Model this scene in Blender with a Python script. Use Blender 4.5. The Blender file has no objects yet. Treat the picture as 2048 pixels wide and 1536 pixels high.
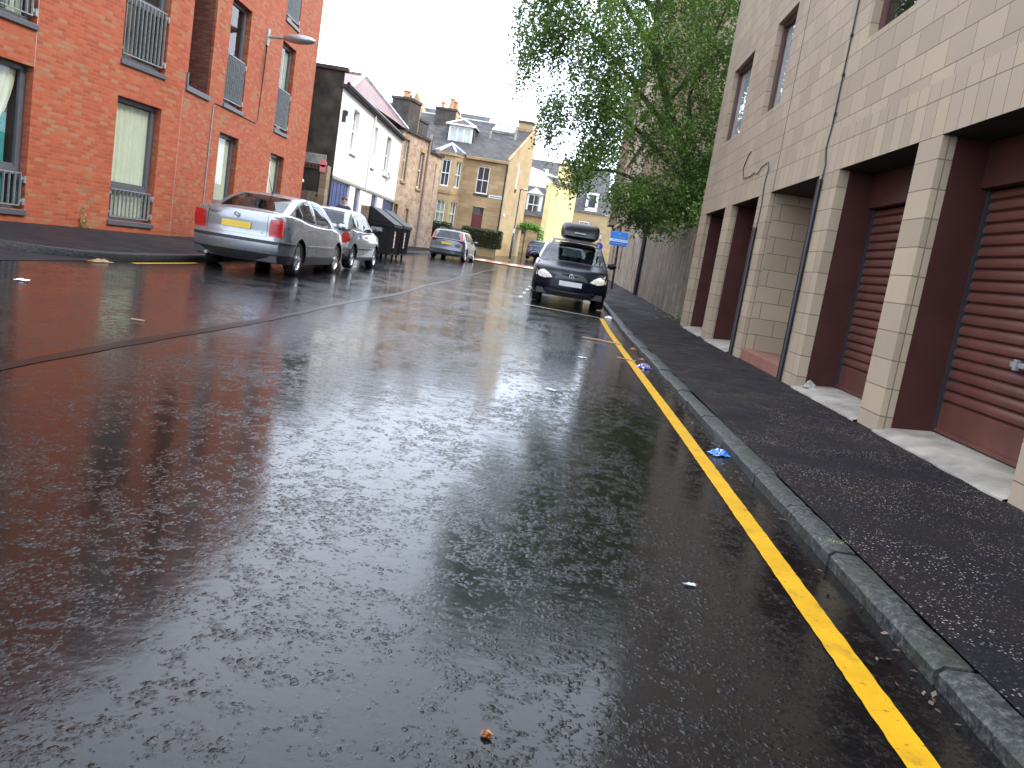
import bpy, bmesh, math, random
import numpy as np
from mathutils import Vector, Matrix
random.seed(7); RNG = np.random.default_rng(11)
S = bpy.context.scene
COL = S.collection
R = math.radians
PI = math.pi

# ------------------------------------------------------------------ mesh builder
class MB:
    def __init__(s):
        s.v = []; s.f = []; s.m = []; s.mi = 0
    def mat(s, i): s.mi = i; return s
    def vert(s, p): s.v.append(tuple(p)); return len(s.v) - 1
    def face(s, ids): s.f.append(tuple(ids)); s.m.append(s.mi)
    def poly(s, pts):
        b = len(s.v); s.v += [tuple(p) for p in pts]; s.face(range(b, b + len(pts)))
    def box(s, x0, x1, y0, y1, z0, z1):
        b = len(s.v)
        s.v += [(x0,y0,z0),(x1,y0,z0),(x1,y1,z0),(x0,y1,z0),(x0,y0,z1),(x1,y0,z1),(x1,y1,z1),(x0,y1,z1)]
        for q in ((0,3,2,1),(4,5,6,7),(0,1,5,4),(1,2,6,5),(2,3,7,6),(3,0,4,7)): s.face([b+i for i in q])
        return s
    def prism(s, pts, d):
        """extrude planar polygon pts (3D) by vector d"""
        n = len(pts); b = len(s.v); d = Vector(d)
        s.v += [tuple(p) for p in pts] + [tuple(Vector(p) + d) for p in pts]
        s.face(range(b + n - 1, b - 1, -1)); s.face(range(b + n, b + 2 * n))
        for i in range(n):
            j = (i + 1) % n; s.face((b+i, b+j, b+n+j, b+n+i))
        return s
    def grid(s, P):
        """P: array nu x nv x 3"""
        nu = len(P); nv = len(P[0]); b = len(s.v)
        for row in P:
            for p in row: s.v.append(tuple(p))
        for i in range(nu - 1):
            for j in range(nv - 1):
                s.face((b+i*nv+j, b+(i+1)*nv+j, b+(i+1)*nv+j+1, b+i*nv+j+1))
        return s
    def tube(s, path, r, n=8, cap=True):
        path = [Vector(p) for p in path]; k = len(path)
        rs = r if isinstance(r, (list, tuple)) else [r] * k
        b = len(s.v); up = Vector((0, 0, 1)); prev = None
        for i, p in enumerate(path):
            t = (path[min(i+1, k-1)] - path[max(i-1, 0)])
            t = t.normalized() if t.length > 1e-9 else Vector((0,0,1))
            if prev is None:
                a = t.cross(up)
                if a.length < .05: a = t.cross(Vector((1,0,0)))
                a.normalize()
            else:
                a = (prev - t * prev.dot(t))
                a = a.normalized() if a.length > 1e-6 else t.orthogonal().normalized()
            prev = a; c = t.cross(a)
            for j in range(n):
                th = 2 * PI * j / n
                s.v.append(tuple(p + (a * math.cos(th) + c * math.sin(th)) * rs[i]))
        for i in range(k - 1):
            for j in range(n):
                j2 = (j + 1) % n
                s.face((b+i*n+j, b+i*n+j2, b+(i+1)*n+j2, b+(i+1)*n+j))
        if cap:
            s.face([b+j for j in range(n-1,-1,-1)]); s.face([b+(k-1)*n+j for j in range(n)])
        return s
    def lathe(s, prof, n=24, M=None, cap=True):
        """prof [(r,z)] about local z, M matrix"""
        b = len(s.v); M = M or Matrix()
        for r_, z in prof:
            for j in range(n):
                th = 2*PI*j/n; s.v.append(tuple(M @ Vector((r_*math.cos(th), r_*math.sin(th), z))))
        for i in range(len(prof)-1):
            for j in range(n):
                j2=(j+1)%n; s.face((b+i*n+j, b+i*n+j2, b+(i+1)*n+j2, b+(i+1)*n+j))
        if not cap: return s
        if prof[0][0] > 1e-4: s.face([b+j for j in range(n-1,-1,-1)])
        if prof[-1][0] > 1e-4: s.face([b+(len(prof)-1)*n+j for j in range(n)])
        return s
    def blob(s, c, r, n=10, m=6, jit=0., rnd=random):
        c = Vector(c); r = r if hasattr(r, '__len__') else (r, r, r); b = len(s.v)
        for i in range(m + 1):
            ph = PI * i / m
            for j in range(n):
                th = 2*PI*j/n; k = 1 + rnd.uniform(-jit, jit)
                s.v.append((c.x + r[0]*k*math.sin(ph)*math.cos(th), c.y + r[1]*k*math.sin(ph)*math.sin(th), c.z + r[2]*k*math.cos(ph)))
        for i in range(m):
            for j in range(n):
                j2=(j+1)%n; s.face((b+i*n+j, b+(i+1)*n+j, b+(i+1)*n+j2, b+i*n+j2))
        return s
    def wall(s, x0, x1, z0, z1, holes=(), y=0., rev=0., seg=None):
        """front sheet facing -y with rectangular holes (xa,xb,za,zb[,depth]) and their reveals"""
        xs = sorted({x0, x1, *[h[0] for h in holes], *[h[1] for h in holes]}); zs = sorted({z0, z1, *[h[2] for h in holes], *[h[3] for h in holes]})
        xs = [x for x in xs if x0 <= x <= x1]; zs = [z for z in zs if z0 <= z <= z1]
        for a, b_ in zip(xs, xs[1:]):
            for c, d in zip(zs, zs[1:]):
                mx, mz = (a+b_)/2, (c+d)/2
                if any(h[0] < mx < h[1] and h[2] < mz < h[3] for h in holes): continue
                s.poly([(a,y,c),(b_,y,c),(b_,y,d),(a,y,d)])
        for h in holes:
            e = y + (h[4] if len(h) > 4 else rev)
            if e == y: continue
            a, b_, c, d = h[:4]; d = min(d, z1)
            s.poly([(a,y,c),(a,e,c),(a,e,d),(a,y,d)][::-1]); s.poly([(b_,y,c),(b_,e,c),(b_,e,d),(b_,y,d)])
            s.poly([(a,y,d),(a,e,d),(b_,e,d),(b_,y,d)][::-1]); s.poly([(a,y,c),(a,e,c),(b_,e,c),(b_,y,c)])
        return s
    def build(s, name, mats, parent=None, smooth=None, bevel=0., loc=None, rotz=0.):
        me = bpy.data.meshes.new(name); me.from_pydata(s.v, [], s.f)
        if not isinstance(mats, (list, tuple)): mats = [mats]
        for m in mats: me.materials.append(m)
        me.polygons.foreach_set('material_index', s.m)
        if bevel or smooth is not None:
            bm = bmesh.new(); bm.from_mesh(me)
            bmesh.ops.remove_doubles(bm, verts=bm.verts, dist=1e-5)
            bmesh.ops.recalc_face_normals(bm, faces=bm.faces)
            if bevel:
                ed = [e for e in bm.edges if len(e.link_faces) == 2 and e.calc_face_angle(0) > R(28)]
                bmesh.ops.bevel(bm, geom=ed, offset=bevel, segments=2, affect='EDGES', profile=.6, clamp_overlap=True)
            bm.to_mesh(me); bm.free()
        if smooth is not None:
            me.polygons.foreach_set('use_smooth', [True]*len(me.polygons))
            me.set_sharp_from_angle(angle=R(smooth))
        me.update()
        o = bpy.data.objects.new(name, me); COL.objects.link(o)
        if parent: o.parent = parent
        if loc is not None: o.location = loc
        if rotz: o.rotation_euler = (0, 0, rotz)
        return o

def tag(o, label=None, cat=None, group=None, kind=None):
    if label: o['label'] = label
    if cat: o['category'] = cat
    if group: o['group'] = group
    if kind: o['kind'] = kind
    return o
def empty(name, loc, rotz=0., parent=None):
    o = bpy.data.objects.new(name, None); COL.objects.link(o)
    o.empty_display_size = .2
    o.location = loc; o.rotation_euler = (0, 0, rotz)
    if parent: o.parent = parent
    return o
def copy_tree(o, parent=None):
    c = o.copy(); COL.objects.link(c)
    if parent: c.parent = parent
    for ch in list(o.children): copy_tree(ch, c)
    return c
def lerp(t, xs, ys): return float(np.interp(t, xs, ys))
def smooth_interp(xs, ys):
    """monotone cubic (Fritsch-Carlson) interpolation"""
    xs = list(map(float, xs)); ys = list(map(float, ys)); n = len(xs)
    d = [(ys[i+1]-ys[i])/(xs[i+1]-xs[i]) for i in range(n-1)]
    m = [d[0]] + [0 if d[i-1]*d[i] <= 0 else 2*d[i-1]*d[i]/(d[i-1]+d[i]) for i in range(1, n-1)] + [d[-1]]
    def f(x):
        if x <= xs[0]: return ys[0]
        if x >= xs[-1]: return ys[-1]
        i = next(k for k in range(n-1) if x <= xs[k+1])
        h = xs[i+1]-xs[i]; t = (x-xs[i])/h
        return ys[i]*(2*t**3-3*t*t+1)+h*m[i]*(t**3-2*t*t+t)+ys[i+1]*(-2*t**3+3*t*t)+h*m[i+1]*(t**3-t*t)
    return f
def text_mesh(txt, name, size, mat, parent, M, depth=.003):
    cu = bpy.data.curves.new('t', 'FONT'); cu.body = txt; cu.size = size; cu.extrude = depth; cu.align_x = 'CENTER'; cu.align_y = 'CENTER'
    o = bpy.data.objects.new('t', cu); COL.objects.link(o)
    dg = bpy.context.evaluated_depsgraph_get(); me = bpy.data.meshes.new_from_object(o.evaluated_get(dg))
    bpy.data.objects.remove(o); me.transform(M); me.materials.clear(); me.materials.append(mat)
    r = bpy.data.objects.new(name, me); COL.objects.link(r); r.parent = parent
    return r

# ------------------------------------------------------------------ materials
class NT:
    def __init__(s, name, rough=.6):
        s.m = bpy.data.materials.new(name); s.m.use_nodes = True
        s.t = s.m.node_tree; s.n = s.t.nodes; s.b = s.n['Principled BSDF']; s.out = s.n['Material Output']
        s.b.inputs['Roughness'].default_value = rough
        s._co = None
    def add(s, typ, **kw):
        n = s.n.new(typ)
        for k, v in kw.items():
            if k.startswith('i_'):
                key = k[2:]; key = int(key) if key.isdigit() else key
                s.set(n, key, v)
            else: setattr(n, k, v)
        return n
    def set(s, n, key, v):
        i = n.inputs[key]
        if isinstance(v, bpy.types.NodeSocket): s.t.links.new(v, i)
        elif isinstance(v, bpy.types.Node): s.t.links.new(v.outputs[0], i)
        else:
            if i.type == 'RGBA' and len(v) == 3: v = (*v, 1)
            i.default_value = v
    def co(s):
        if s._co is None: s._co = s.add('ShaderNodeTexCoord').outputs['Object']
        return s._co
    def map(s, scale, rot=(0,0,0), loc=(0,0,0), vec=None):
        m = s.add('ShaderNodeMapping'); s.set(m, 'Vector', vec or s.co())
        m.inputs['Scale'].default_value = scale if hasattr(scale,'__len__') else (scale,)*3
        m.inputs['Rotation'].default_value = rot; m.inputs['Location'].default_value = loc
        return m.outputs[0]
    def noise(s, scale, detail=3, rough=.55, vec=None, dist=0.):
        n = s.add('ShaderNodeTexNoise'); s.set(n, 'Vector', vec or s.co())
        n.inputs['Scale'].default_value = scale; n.inputs['Detail'].default_value = detail
        n.inputs['Roughness'].default_value = rough; n.inputs['Distortion'].default_value = dist
        return n.outputs[0]
    def ramp(s, fac, stops, interp='LINEAR'):
        r = s.add('ShaderNodeValToRGB'); s.set(r, 0, fac); cr = r.color_ramp; cr.interpolation = interp
        while len(cr.elements) < len(stops): cr.elements.new(.5)
        for e, (p, c) in zip(cr.elements, stops):
            e.position = p; e.color = (*c, 1) if hasattr(c, '__len__') else (c, c, c, 1)
        return r.outputs[0]
    def mix(s, fac, a, b, mode='MIX'):
        m = s.add('ShaderNodeMix'); m.data_type = 'RGBA'; m.blend_type = mode
        s.set(m, 0, fac)
        for k, v in ((6, a), (7, b)): s.set(m, k, v)
        return m.outputs[2]
    def math(s, op, a, b=0., clamp=False):
        m = s.add('ShaderNodeMath', operation=op, use_clamp=clamp); s.set(m, 0, a); s.set(m, 1, b); return m.outputs[0]
    def bump(s, h, strength=.5, dist=.01, normal=None):
        b = s.add('ShaderNodeBump'); s.set(b, 'Height', h); s.set(b, 'Strength', strength); b.inputs['Distance'].default_value = dist
        if normal is not None: s.set(b, 'Normal', normal)
        return b.outputs[0]
    def P(s, **kw):
        for k, v in kw.items(): s.set(s.b, k.replace('_', ' '), v)
        return s
    def uvz(s, sx=1., sz=1., ox=0.):
        """wall coordinates (x+y, z) from object space"""
        sep = s.add('ShaderNodeSeparateXYZ'); s.set(sep, 0, s.co())
        u = s.math('ADD', sep.outputs[0], sep.outputs[1])
        c = s.add('ShaderNodeCombineXYZ'); s.set(c, 0, s.math('ADD', u, ox)); s.set(c, 1, sep.outputs[2])
        return c.outputs[0]

def plain(name, col, rough=.6, metal=0., var=.12, nscale=6., bump=0., bscale=40., spec=.5, coat=0.):
    n = NT(name, rough)
    a = n.noise(nscale, 4)
    c = n.ramp(a, [(.3, tuple(max(0, x*(1-var*1.6)) for x in col)), (.7, tuple(x*(1+var) for x in col))])
    n.P(Base_Color=c, Metallic=metal)
    n.set(n.b, 'Specular IOR Level', spec)
    if coat: n.set(n.b, 'Coat Weight', coat); n.set(n.b, 'Coat Roughness', .04)
    if bump: n.P(Normal=n.bump(n.noise(bscale, 4), bump, .01))
    return n.m

def masonry(name, w, h, mort, stops, mcol, rough=.85, speck=.25, blot=.35, msize=.01, off=.5, ox=0., bumps=.5, clus=.5, wet=None, freq=2):
    n = NT(name, rough); uv = n.uvz(ox=ox)
    b = n.add('ShaderNodeTexBrick', offset=off, offset_frequency=freq); n.set(b, 'Vector', uv)
    n.set(b, 'Color1', (0,0,0)); n.set(b, 'Color2', (1,1,1)); n.set(b, 'Mortar', (.5,.5,.5))
    for k, v in (('Scale', 1.), ('Mortar Size', msize), ('Mortar Smooth', .15), ('Bias', 0.), ('Brick Width', w), ('Row Height', h)): n.set(b, k, v)
    rv = n.math('ADD', n.math('MULTIPLY', b.outputs['Color'], 1-clus), n.math('MULTIPLY', n.noise(.9, 3), clus))
    col = n.ramp(rv, stops)
    col = n.mix(n.math('MULTIPLY', n.noise(130, 3), speck), col, (.05,.035,.03), 'MIX') if speck else col
    col = n.mix(n.ramp(n.noise(.7, 5), [(.35, 0.), (.75, blot)]), col, tuple(x*.55 for x in mcol), 'MIX')
    fac = b.outputs['Fac']
    col = n.mix(fac, col, n.mix(n.noise(1.3, 2), mcol, tuple(x*.6 for x in mcol)))
    n.P(Base_Color=col)
    hgt = n.math('SUBTRACT', n.math('MULTIPLY', n.noise(70, 4), .35), fac)
    n.P(Normal=n.bump(hgt, bumps, .008))
    return n.m

M = {}
def build_materials():
    M['brick'] = masonry('red_brick', .225, .075, .01,
        [(.25,(.285,.050,.018)),(.45,(.345,.066,.023)),(.62,(.37,.084,.033)),(.74,(.30,.14,.068)),(.85,(.215,.105,.055))], (.33,.125,.062), speck=.10, blot=.12, msize=.008, clus=.45)
    blk = [(.2,(.315,.248,.168)),(.45,(.345,.272,.19)),(.6,(.36,.285,.205)),(.8,(.385,.31,.20))]
    M['shadebrick'] = masonry('shaded_red_brick', .225, .075, .01, [(.25,(.11,.03,.017)),(.5,(.17,.05,.028)),(.75,(.21,.085,.05))], (.14,.06,.04), speck=.15, blot=.3)  # same brick as the front, darkened: the recess's shade put into its colour
    M['block'] = masonry('tan_block', .45, .232, .008, blk, (.17,.12,.085), speck=.2, blot=.16, msize=.005, ox=.08, bumps=.45, clus=.35)
    M['soldier'] = masonry('tan_soldier_block', .22, .46, .008, blk, (.17,.12,.085), speck=.2, blot=.12, msize=.005, off=0., bumps=.45, clus=.35)
    M['pillar'] = masonry('tan_pillar_block', .9, .2275, .008, blk, (.17,.12,.085), speck=.2, blot=.2, msize=.005, off=.0, ox=.2, bumps=.45, clus=.35)
    M['redstep'] = masonry('red_step_brick', .075, .3, .01, [(.2,(.22,.07,.045)),(.8,(.30,.10,.06))], (.2,.12,.09), off=0.)
    M['rubble'] = rubble('pink_rubble_stone')
    M['ashlar'] = masonry('sandstone_ashlar', .75, .32, .01, [(.25,(.36,.24,.12)),(.5,(.45,.31,.165)),(.75,(.52,.37,.20))], (.30,.20,.10), speck=.15, blot=.35, msize=.008)
    M['ashlar_light'] = masonry('pale_sandstone', .75, .35, .01, [(.25,(.40,.285,.145)),(.5,(.45,.33,.17)),(.75,(.48,.36,.195))], (.42,.31,.17), speck=.12, blot=.22, msize=.006)
    M['tenement'] = masonry('brown_tenement_stone', .6, .3, .01, [(.25,(.22,.155,.10)),(.5,(.30,.22,.145)),(.75,(.36,.27,.18))], (.2,.14,.09), speck=.3, blot=.5, msize=.012)
    M['oldwall'] = streaked('dirty_wall_stone')
    # streaks on old wall
    M['slate'] = masonry('grey_slate', .28, .18, .005, [(.2,(.034,.034,.038)),(.5,(.058,.056,.057)),(.8,(.095,.088,.08))], (.02,.02,.02), rough=.75, msize=.006, speck=.2, blot=.3)
    M['redtile'] = masonry('red_roof_tile', .3, .22, .01, [(.2,(.20,.085,.07)),(.5,(.30,.15,.125)),(.8,(.36,.20,.17))], (.06,.035,.03), rough=.55, msize=.03, speck=.2, blot=.3)
    M['lead'] = plain('lead_flashing', (.42,.45,.50), .45, var=.2, nscale=3)
    M['white'] = plain('white_render', (.80,.78,.74), .8, var=.05, nscale=1.2, bump=.2, bscale=25)
    M['whitepaint'] = plain('white_paint', (.80,.80,.79), .4, var=.03)
    M['cream'] = plain('cream_render', (.80,.66,.30), .8, var=.08, nscale=1.)
    M['blue'] = plain('blue_paint', (.022,.045,.18), .45, var=.15, nscale=2)
    M['harl'] = plain('dark_harling', (.055,.047,.036), .95, var=.45, nscale=1.4, bump=.8, bscale=30)
    M['concrete'] = plain('concrete', (.27,.245,.20), .7, var=.25, nscale=4, bump=.3)
    M['palec'] = plain('pale_concrete', (.32,.31,.27), .8, var=.2, nscale=5, bump=.3)
    M['grey'] = plain('grey_frame', (.085,.09,.105), .38, var=.08)
    M['galv'] = plain('galvanised_steel', (.36,.39,.39), .38, .55, var=.18, nscale=14)
    M['brownmetal'] = plain('brown_shutter', (.088,.031,.023), .45, var=.16, nscale=2.5, bump=.06, bscale=9)
    M['brownwood'] = plain('brown_panel', (.048,.0145,.012), .6, var=.12, nscale=3, spec=.2)
    M['redframe'] = plain('brown_window_frame', (.10,.038,.032), .4, var=.1)
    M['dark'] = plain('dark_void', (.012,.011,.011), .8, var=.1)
    M['interior'] = plain('room_interior', (.10,.09,.075), .9, var=.3, nscale=1.)
    M['blackpipe'] = plain('black_pipe', (.015,.016,.022), .35, var=.2)
    M['pinkpipe'] = plain('painted_pipe', (.36,.26,.22), .5, var=.1)
    M['terra'] = plain('terracotta', (.46,.24,.12), .8, var=.15)
    M['tar'] = plain('dark_chimney_render', (.07,.06,.05), .9, var=.3, nscale=2, bump=.4)
    M['timber'] = timber('weathered_timber', (.22,.17,.12))
    M['bark'] = plain('birch_bark', (.10,.075,.055), .9, var=.5, nscale=9, bump=.6, bscale=30)
    M['curtain'] = plain('pale_green_curtain', (.42,.47,.36), .85, var=.04)
    M['skytone'] = plain('sky_reflection_tone', (.30,.33,.34), .9, var=.12, nscale=3)  # sky reflected in the panes, put into a pale colour
    M['teal'] = plain('teal_curtain', (.02,.20,.20), .8, var=.1)
    M['rubber'] = plain('tyre_rubber', (.018,.018,.018), .75, var=.1)
    M['blackplastic'] = plain('black_plastic', (.022,.023,.025), .42, var=.1)
    M['binplastic'] = plain('bin_plastic', (.008,.0085,.009), .55, var=.15, spec=.3)
    M['paleboard'] = timber('pale_boards', (.40,.34,.27))
    M['chrome'] = plain('alloy', (.62,.63,.64), .25, .9, var=.05)
    M['greyplastic'] = plain('grey_plastic', (.22,.23,.25), .45, var=.05)
    M['plate_y'] = plain('yellow_plate', (.72,.50,.05), .4, var=.03)
    M['plate_w'] = plain('white_plate', (.62,.62,.60), .4, var=.03)
    M['skin'] = plain('skin', (.50,.32,.24), .5, var=.05)
    M['hair'] = plain('hair', (.05,.035,.025), .6, var=.2)
    M['jacket'] = plain('jacket_cloth', (.03,.035,.05), .85, var=.15)
    M['jeans'] = plain('trouser_cloth', (.03,.04,.07), .85, var=.15)
    M['signblue'] = plain('sign_blue', (.02,.19,.60), .35, var=.03)
    M['discblue'] = plain('disc_blue', (.03,.05,.45), .35, var=.03)
    M['signred'] = plain('sign_red', (.55,.04,.04), .4, var=.03)
    M['pink'] = plain('pink_sign', (.75,.22,.25), .5, var=.05)
    M['doorred'] = plain('maroon_door', (.13,.012,.016), .4, var=.08)
    M['purple'] = plain('purple_wrapper', (.10,.05,.30), .3, var=.3, nscale=30)
    M['bluewrap'] = plain('blue_wrapper', (.05,.22,.70), .3, var=.4, nscale=30)
    M['litterwhite'] = plain('white_paper', (.72,.72,.72), .6, var=.1, nscale=20)
    M['leafbrown'] = plain('dead_leaf', (.42,.15,.045), .5, var=.4, nscale=30)
    M['stick'] = plain('stick', (.36,.24,.16), .7, var=.2)
    M['weed'] = plain('weed_leaf', (.16,.20,.03), .5, var=.3, nscale=20)
    M['glass'] = glass('window_glass', (.9,.95,.95), .97)
    M['darkglass'] = plain('dark_glass', (.045,.052,.056), .04, var=.0, spec=.8)
    M['carglass'] = glass('tinted_car_glass', (.35,.40,.40), .55, tint=(.36,.42,.42))
    M['red_lamp'] = plain('red_lens', (.42,.012,.012), .12, var=.15, nscale=25, coat=.6)
    M['clear_lamp'] = plain('headlamp_lens', (.62,.62,.54), .12, var=.25, nscale=22, coat=.8)
    M['silver'] = paint('silver_paint', (.30,.32,.345), .75)
    M['silver2'] = paint('pale_silver_paint', (.30,.31,.325), .6)
    M['greycar'] = paint('grey_metal_paint', (.10,.11,.125), .5)
    M['navy'] = paint('navy_paint', (.003,.0045,.010), .0, .12)
    M['bluecar'] = paint('dark_blue_paint', (.012,.022,.075), .2)
    M['leaf'] = leafmat('birch_leaf', [(.3,(.042,.082,.018)),(.5,(.095,.16,.036)),(.7,(.18,.26,.068))])
    M['hedge'] = leafmat('hedge_leaf', [(.3,(.030,.045,.012)),(.5,(.055,.075,.02)),(.7,(.10,.11,.03))])
    M['vine'] = leafmat('vine_leaf', [(.3,(.07,.17,.02)),(.5,(.13,.27,.04)),(.7,(.2,.36,.07))])

def rubble(name):
    n = NT(name, .9); uv = n.uvz(); w = n.noise(2.5, 3)
    m = n.add('ShaderNodeMapping'); n.set(m, 'Vector', uv); m.inputs['Scale'].default_value = (2.6, 4.4, 1)
    v = n.add('ShaderNodeTexVoronoi', feature='F1'); n.set(v, 'Vector', m.outputs[0]); n.set(v, 'Scale', 1.)
    e = n.add('ShaderNodeTexVoronoi', feature='DISTANCE_TO_EDGE'); n.set(e, 'Vector', m.outputs[0]); n.set(e, 'Scale', 1.)
    sc = n.add('ShaderNodeSeparateColor'); n.set(sc, 0, v.outputs['Color'])
    c = n.ramp(sc.outputs[0], [(.1,(.40,.255,.175)),(.4,(.50,.36,.25)),(.65,(.56,.43,.31)),(.85,(.42,.29,.21)),(.97,(.36,.25,.19))])
    edge = n.ramp(e.outputs[0], [(.02, 1.), (.07, 0.)])
    c = n.mix(edge, c, (.54,.43,.31)); c = n.mix(n.ramp(n.noise(1.1, 4), [(.4,0.),(.75,.45)]), c, (.30,.22,.15))
    n.P(Base_Color=c, Normal=n.bump(n.math('SUBTRACT', n.math('MULTIPLY', n.noise(25,3), .4), edge), .6, .02)); return n.m
def streaked(name):
    n = NT(name, .9); s1 = n.noise(1.8, 5, .65, vec=n.map((2.2, 2.2, .35))); s2 = n.noise(4., 5, .7)
    c = n.ramp(n.math('ADD', n.math('MULTIPLY', s1, .6), n.math('MULTIPLY', s2, .4)), [(.34,(.038,.031,.021)),(.47,(.11,.088,.06)),(.58,(.185,.15,.105)),(.72,(.26,.22,.155))])
    n.P(Base_Color=c, Normal=n.bump(n.math('ADD', s2, n.math('MULTIPLY', n.noise(30,4), .4)), .8, .03)); return n.m
def timber(name, col):
    n = NT(name, .8); a = n.noise(3., 5, vec=n.map((9, 9, .6)))
    n.P(Base_Color=n.ramp(a, [(.3, tuple(x*.4 for x in col)), (.55, col), (.75, tuple(x*1.35 for x in col))]), Normal=n.bump(a, .4, .01))
    return n.m
def glass(name, col, trans, tint=(1,1,1)):
    n = NT(name); g = n.add('ShaderNodeBsdfGlossy'); g.inputs['Roughness'].default_value = .015
    t = n.add('ShaderNodeBsdfTransparent'); n.set(t, 0, tint)
    lw = n.add('ShaderNodeLayerWeight'); f = n.math('ADD', n.math('MULTIPLY', n.math('POWER', lw.outputs['Facing'], 5.), .92), .055)
    mx = n.add('ShaderNodeMixShader'); n.set(mx, 0, f); n.set(mx, 1, t); n.set(mx, 2, g)
    n.t.links.new(mx.outputs[0], n.out.inputs[0]); n.n.remove(n.b)
    return n.m
def paint(name, col, metal, coat=.8):
    n = NT(name, .3)
    n.P(Base_Color=col, Metallic=metal); n.set(n.b, 'Coat Weight', coat); n.set(n.b, 'Specular IOR Level', .5 if coat > .5 else .15); n.set(n.b, 'Coat Roughness', .03)
    d = n.noise(12, 3); n.P(Roughness=n.ramp(d, [(.35,.27),(.7,.36)]))
    return n.m
def leafmat(name, stops):
    n = NT(name, .45)
    a = n.math('ADD', n.math('MULTIPLY', n.noise(1.1, 3), .55), n.math('MULTIPLY', n.noise(13, 2), .45))
    c = n.ramp(a, stops)
    n.P(Base_Color=c); n.set(n.b, 'Specular IOR Level', .35)
    tr = n.add('ShaderNodeBsdfTranslucent'); n.set(tr, 0, n.mix(1., c, (1.0,1.25,.55), 'MULTIPLY'))
    mx = n.add('ShaderNodeMixShader'); n.set(mx, 0, .35); n.set(mx, 1, n.b); n.set(mx, 2, tr)
    n.t.links.new(mx.outputs[0], n.out.inputs[0])
    return n.m

def road_material():
    n = NT('wet_asphalt', .2)
    low = n.noise(.45, 3)
    mid = n.noise(2.2, 3, vec=n.map((1., .55, 1.)))
    cl = n.noise(12., 4, .6, vec=n.map((1., .8, 1.)), dist=.4)
    th = n.math('ADD', n.math('MULTIPLY', n.math('SUBTRACT', cl, .5), 1.25), n.math('MULTIPLY', n.math('SUBTRACT', mid, .5), .9))
    th = n.math('ADD', th, n.math('MULTIPLY', n.math('SUBTRACT', low, .5), .6))
    def stones(scale, bias, seed):
        st = n.add('ShaderNodeTexVoronoi'); n.set(st, 'Vector', n.map((1., .9, 1.), loc=(seed, seed*.7, 0), vec=jit)); n.set(st, 'Scale', scale)
        sc = n.add('ShaderNodeSeparateColor'); n.set(sc, 0, st.outputs['Color'])
        pick = n.ramp(n.math('ADD', n.math('MULTIPLY', sc.outputs[0], .42), n.math('ADD', th, bias)), [(.44, 0.), (.56, 1.)])
        return n.math('MULTIPLY', pick, n.ramp(st.outputs['Distance'], [(0., 1.), (.16, .86), (.48, 0.)], 'EASE')), pick
    # slightly warped coordinates so the stones are not round
    w = n.add('ShaderNodeTexNoise'); n.set(w, 'Vector', n.co()); w.inputs['Scale'].default_value = 55.
    va = n.add('ShaderNodeVectorMath', operation='MULTIPLY_ADD'); n.set(va, 0, w.outputs['Color']); va.inputs[1].default_value = (.016,.016,0); n.set(va, 2, n.co()); jit = va.outputs[0]
    d1, k1 = stones(44., .15, 0.); d2, k2 = stones(95., .19, 3.3)
    h = n.math('ADD', n.math('MULTIPLY', d1, .62), n.math('MULTIPLY', d2, .34))
    h = n.math('ADD', h, n.math('MULTIPLY', n.math('MULTIPLY', n.noise(260., 2, .7), k2), .22))
    h = n.math('ADD', h, n.math('MULTIPLY', n.noise(34., 2, .5), .10))
    h = n.math('ADD', h, n.math('MULTIPLY', n.noise(9., 2, vec=n.map((.6, 1., 1.))), .30))
    n.P(Normal=n.bump(h, .55, .006))
    n.P(Roughness=n.math('ADD', n.ramp(n.math('MAXIMUM', d1, d2), [(0., .085), (1., .22)]), n.math('MULTIPLY', n.noise(1.3, 3), .07)))
    c = n.ramp(n.noise(60, 4), [(.3, (.0035,.0034,.0034)), (.7, (.0095,.0090,.0088))])
    c = n.mix(n.ramp(n.noise(.8, 4), [(.4, 0.), (.7, .6)]), c, (.009,.007,.006))
    n.P(Base_Color=c); n.set(n.b, 'IOR', 1.36); n.set(n.b, 'Specular IOR Level', .40)
    return n.m
def pave_material(name='wet_pavement', dark=1., speck=True):
    n = NT(name, .4); n.set(n.b, 'Specular IOR Level', .05)
    c = n.ramp(n.noise(90, 4), [(.3, (.008*dark,.008*dark,.0095*dark)), (.7, (.019*dark,.018*dark,.0205*dark))])
    c = n.mix(n.ramp(n.noise(1.6, 4), [(.45, 0.), (.7, .7)]), c, (.022*dark,.016*dark,.014*dark))
    hgt = n.noise(110, 3)
    if speck:
        v = n.add('ShaderNodeTexVoronoi'); n.set(v, 'Vector', n.map((1,1,.02))); n.set(v, 'Scale', 84.)
        v2 = n.add('ShaderNodeSeparateColor'); n.set(v2, 0, v.outputs['Color'])
        pick = n.math('MULTIPLY', n.math('GREATER_THAN', v2.outputs[0], .66), n.math('LESS_THAN', v.outputs['Distance'], .33))
        pick = n.math('MULTIPLY', pick, n.ramp(n.noise(2.2, 3), [(.38, 0.1), (.6, 1.)]))
        c = n.mix(pick, c, n.ramp(v2.outputs[1], [(.2, (.15,.10,.07)), (.8, (.40,.35,.29))]))
        hgt = n.math('ADD', hgt, n.math('MULTIPLY', pick, .5))
    n.P(Base_Color=c, Roughness=n.ramp(n.noise(1.9, 4), [(.35, .50), (.65, .80)]), Normal=n.bump(hgt, .5, .006))
    return n.m
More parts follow.
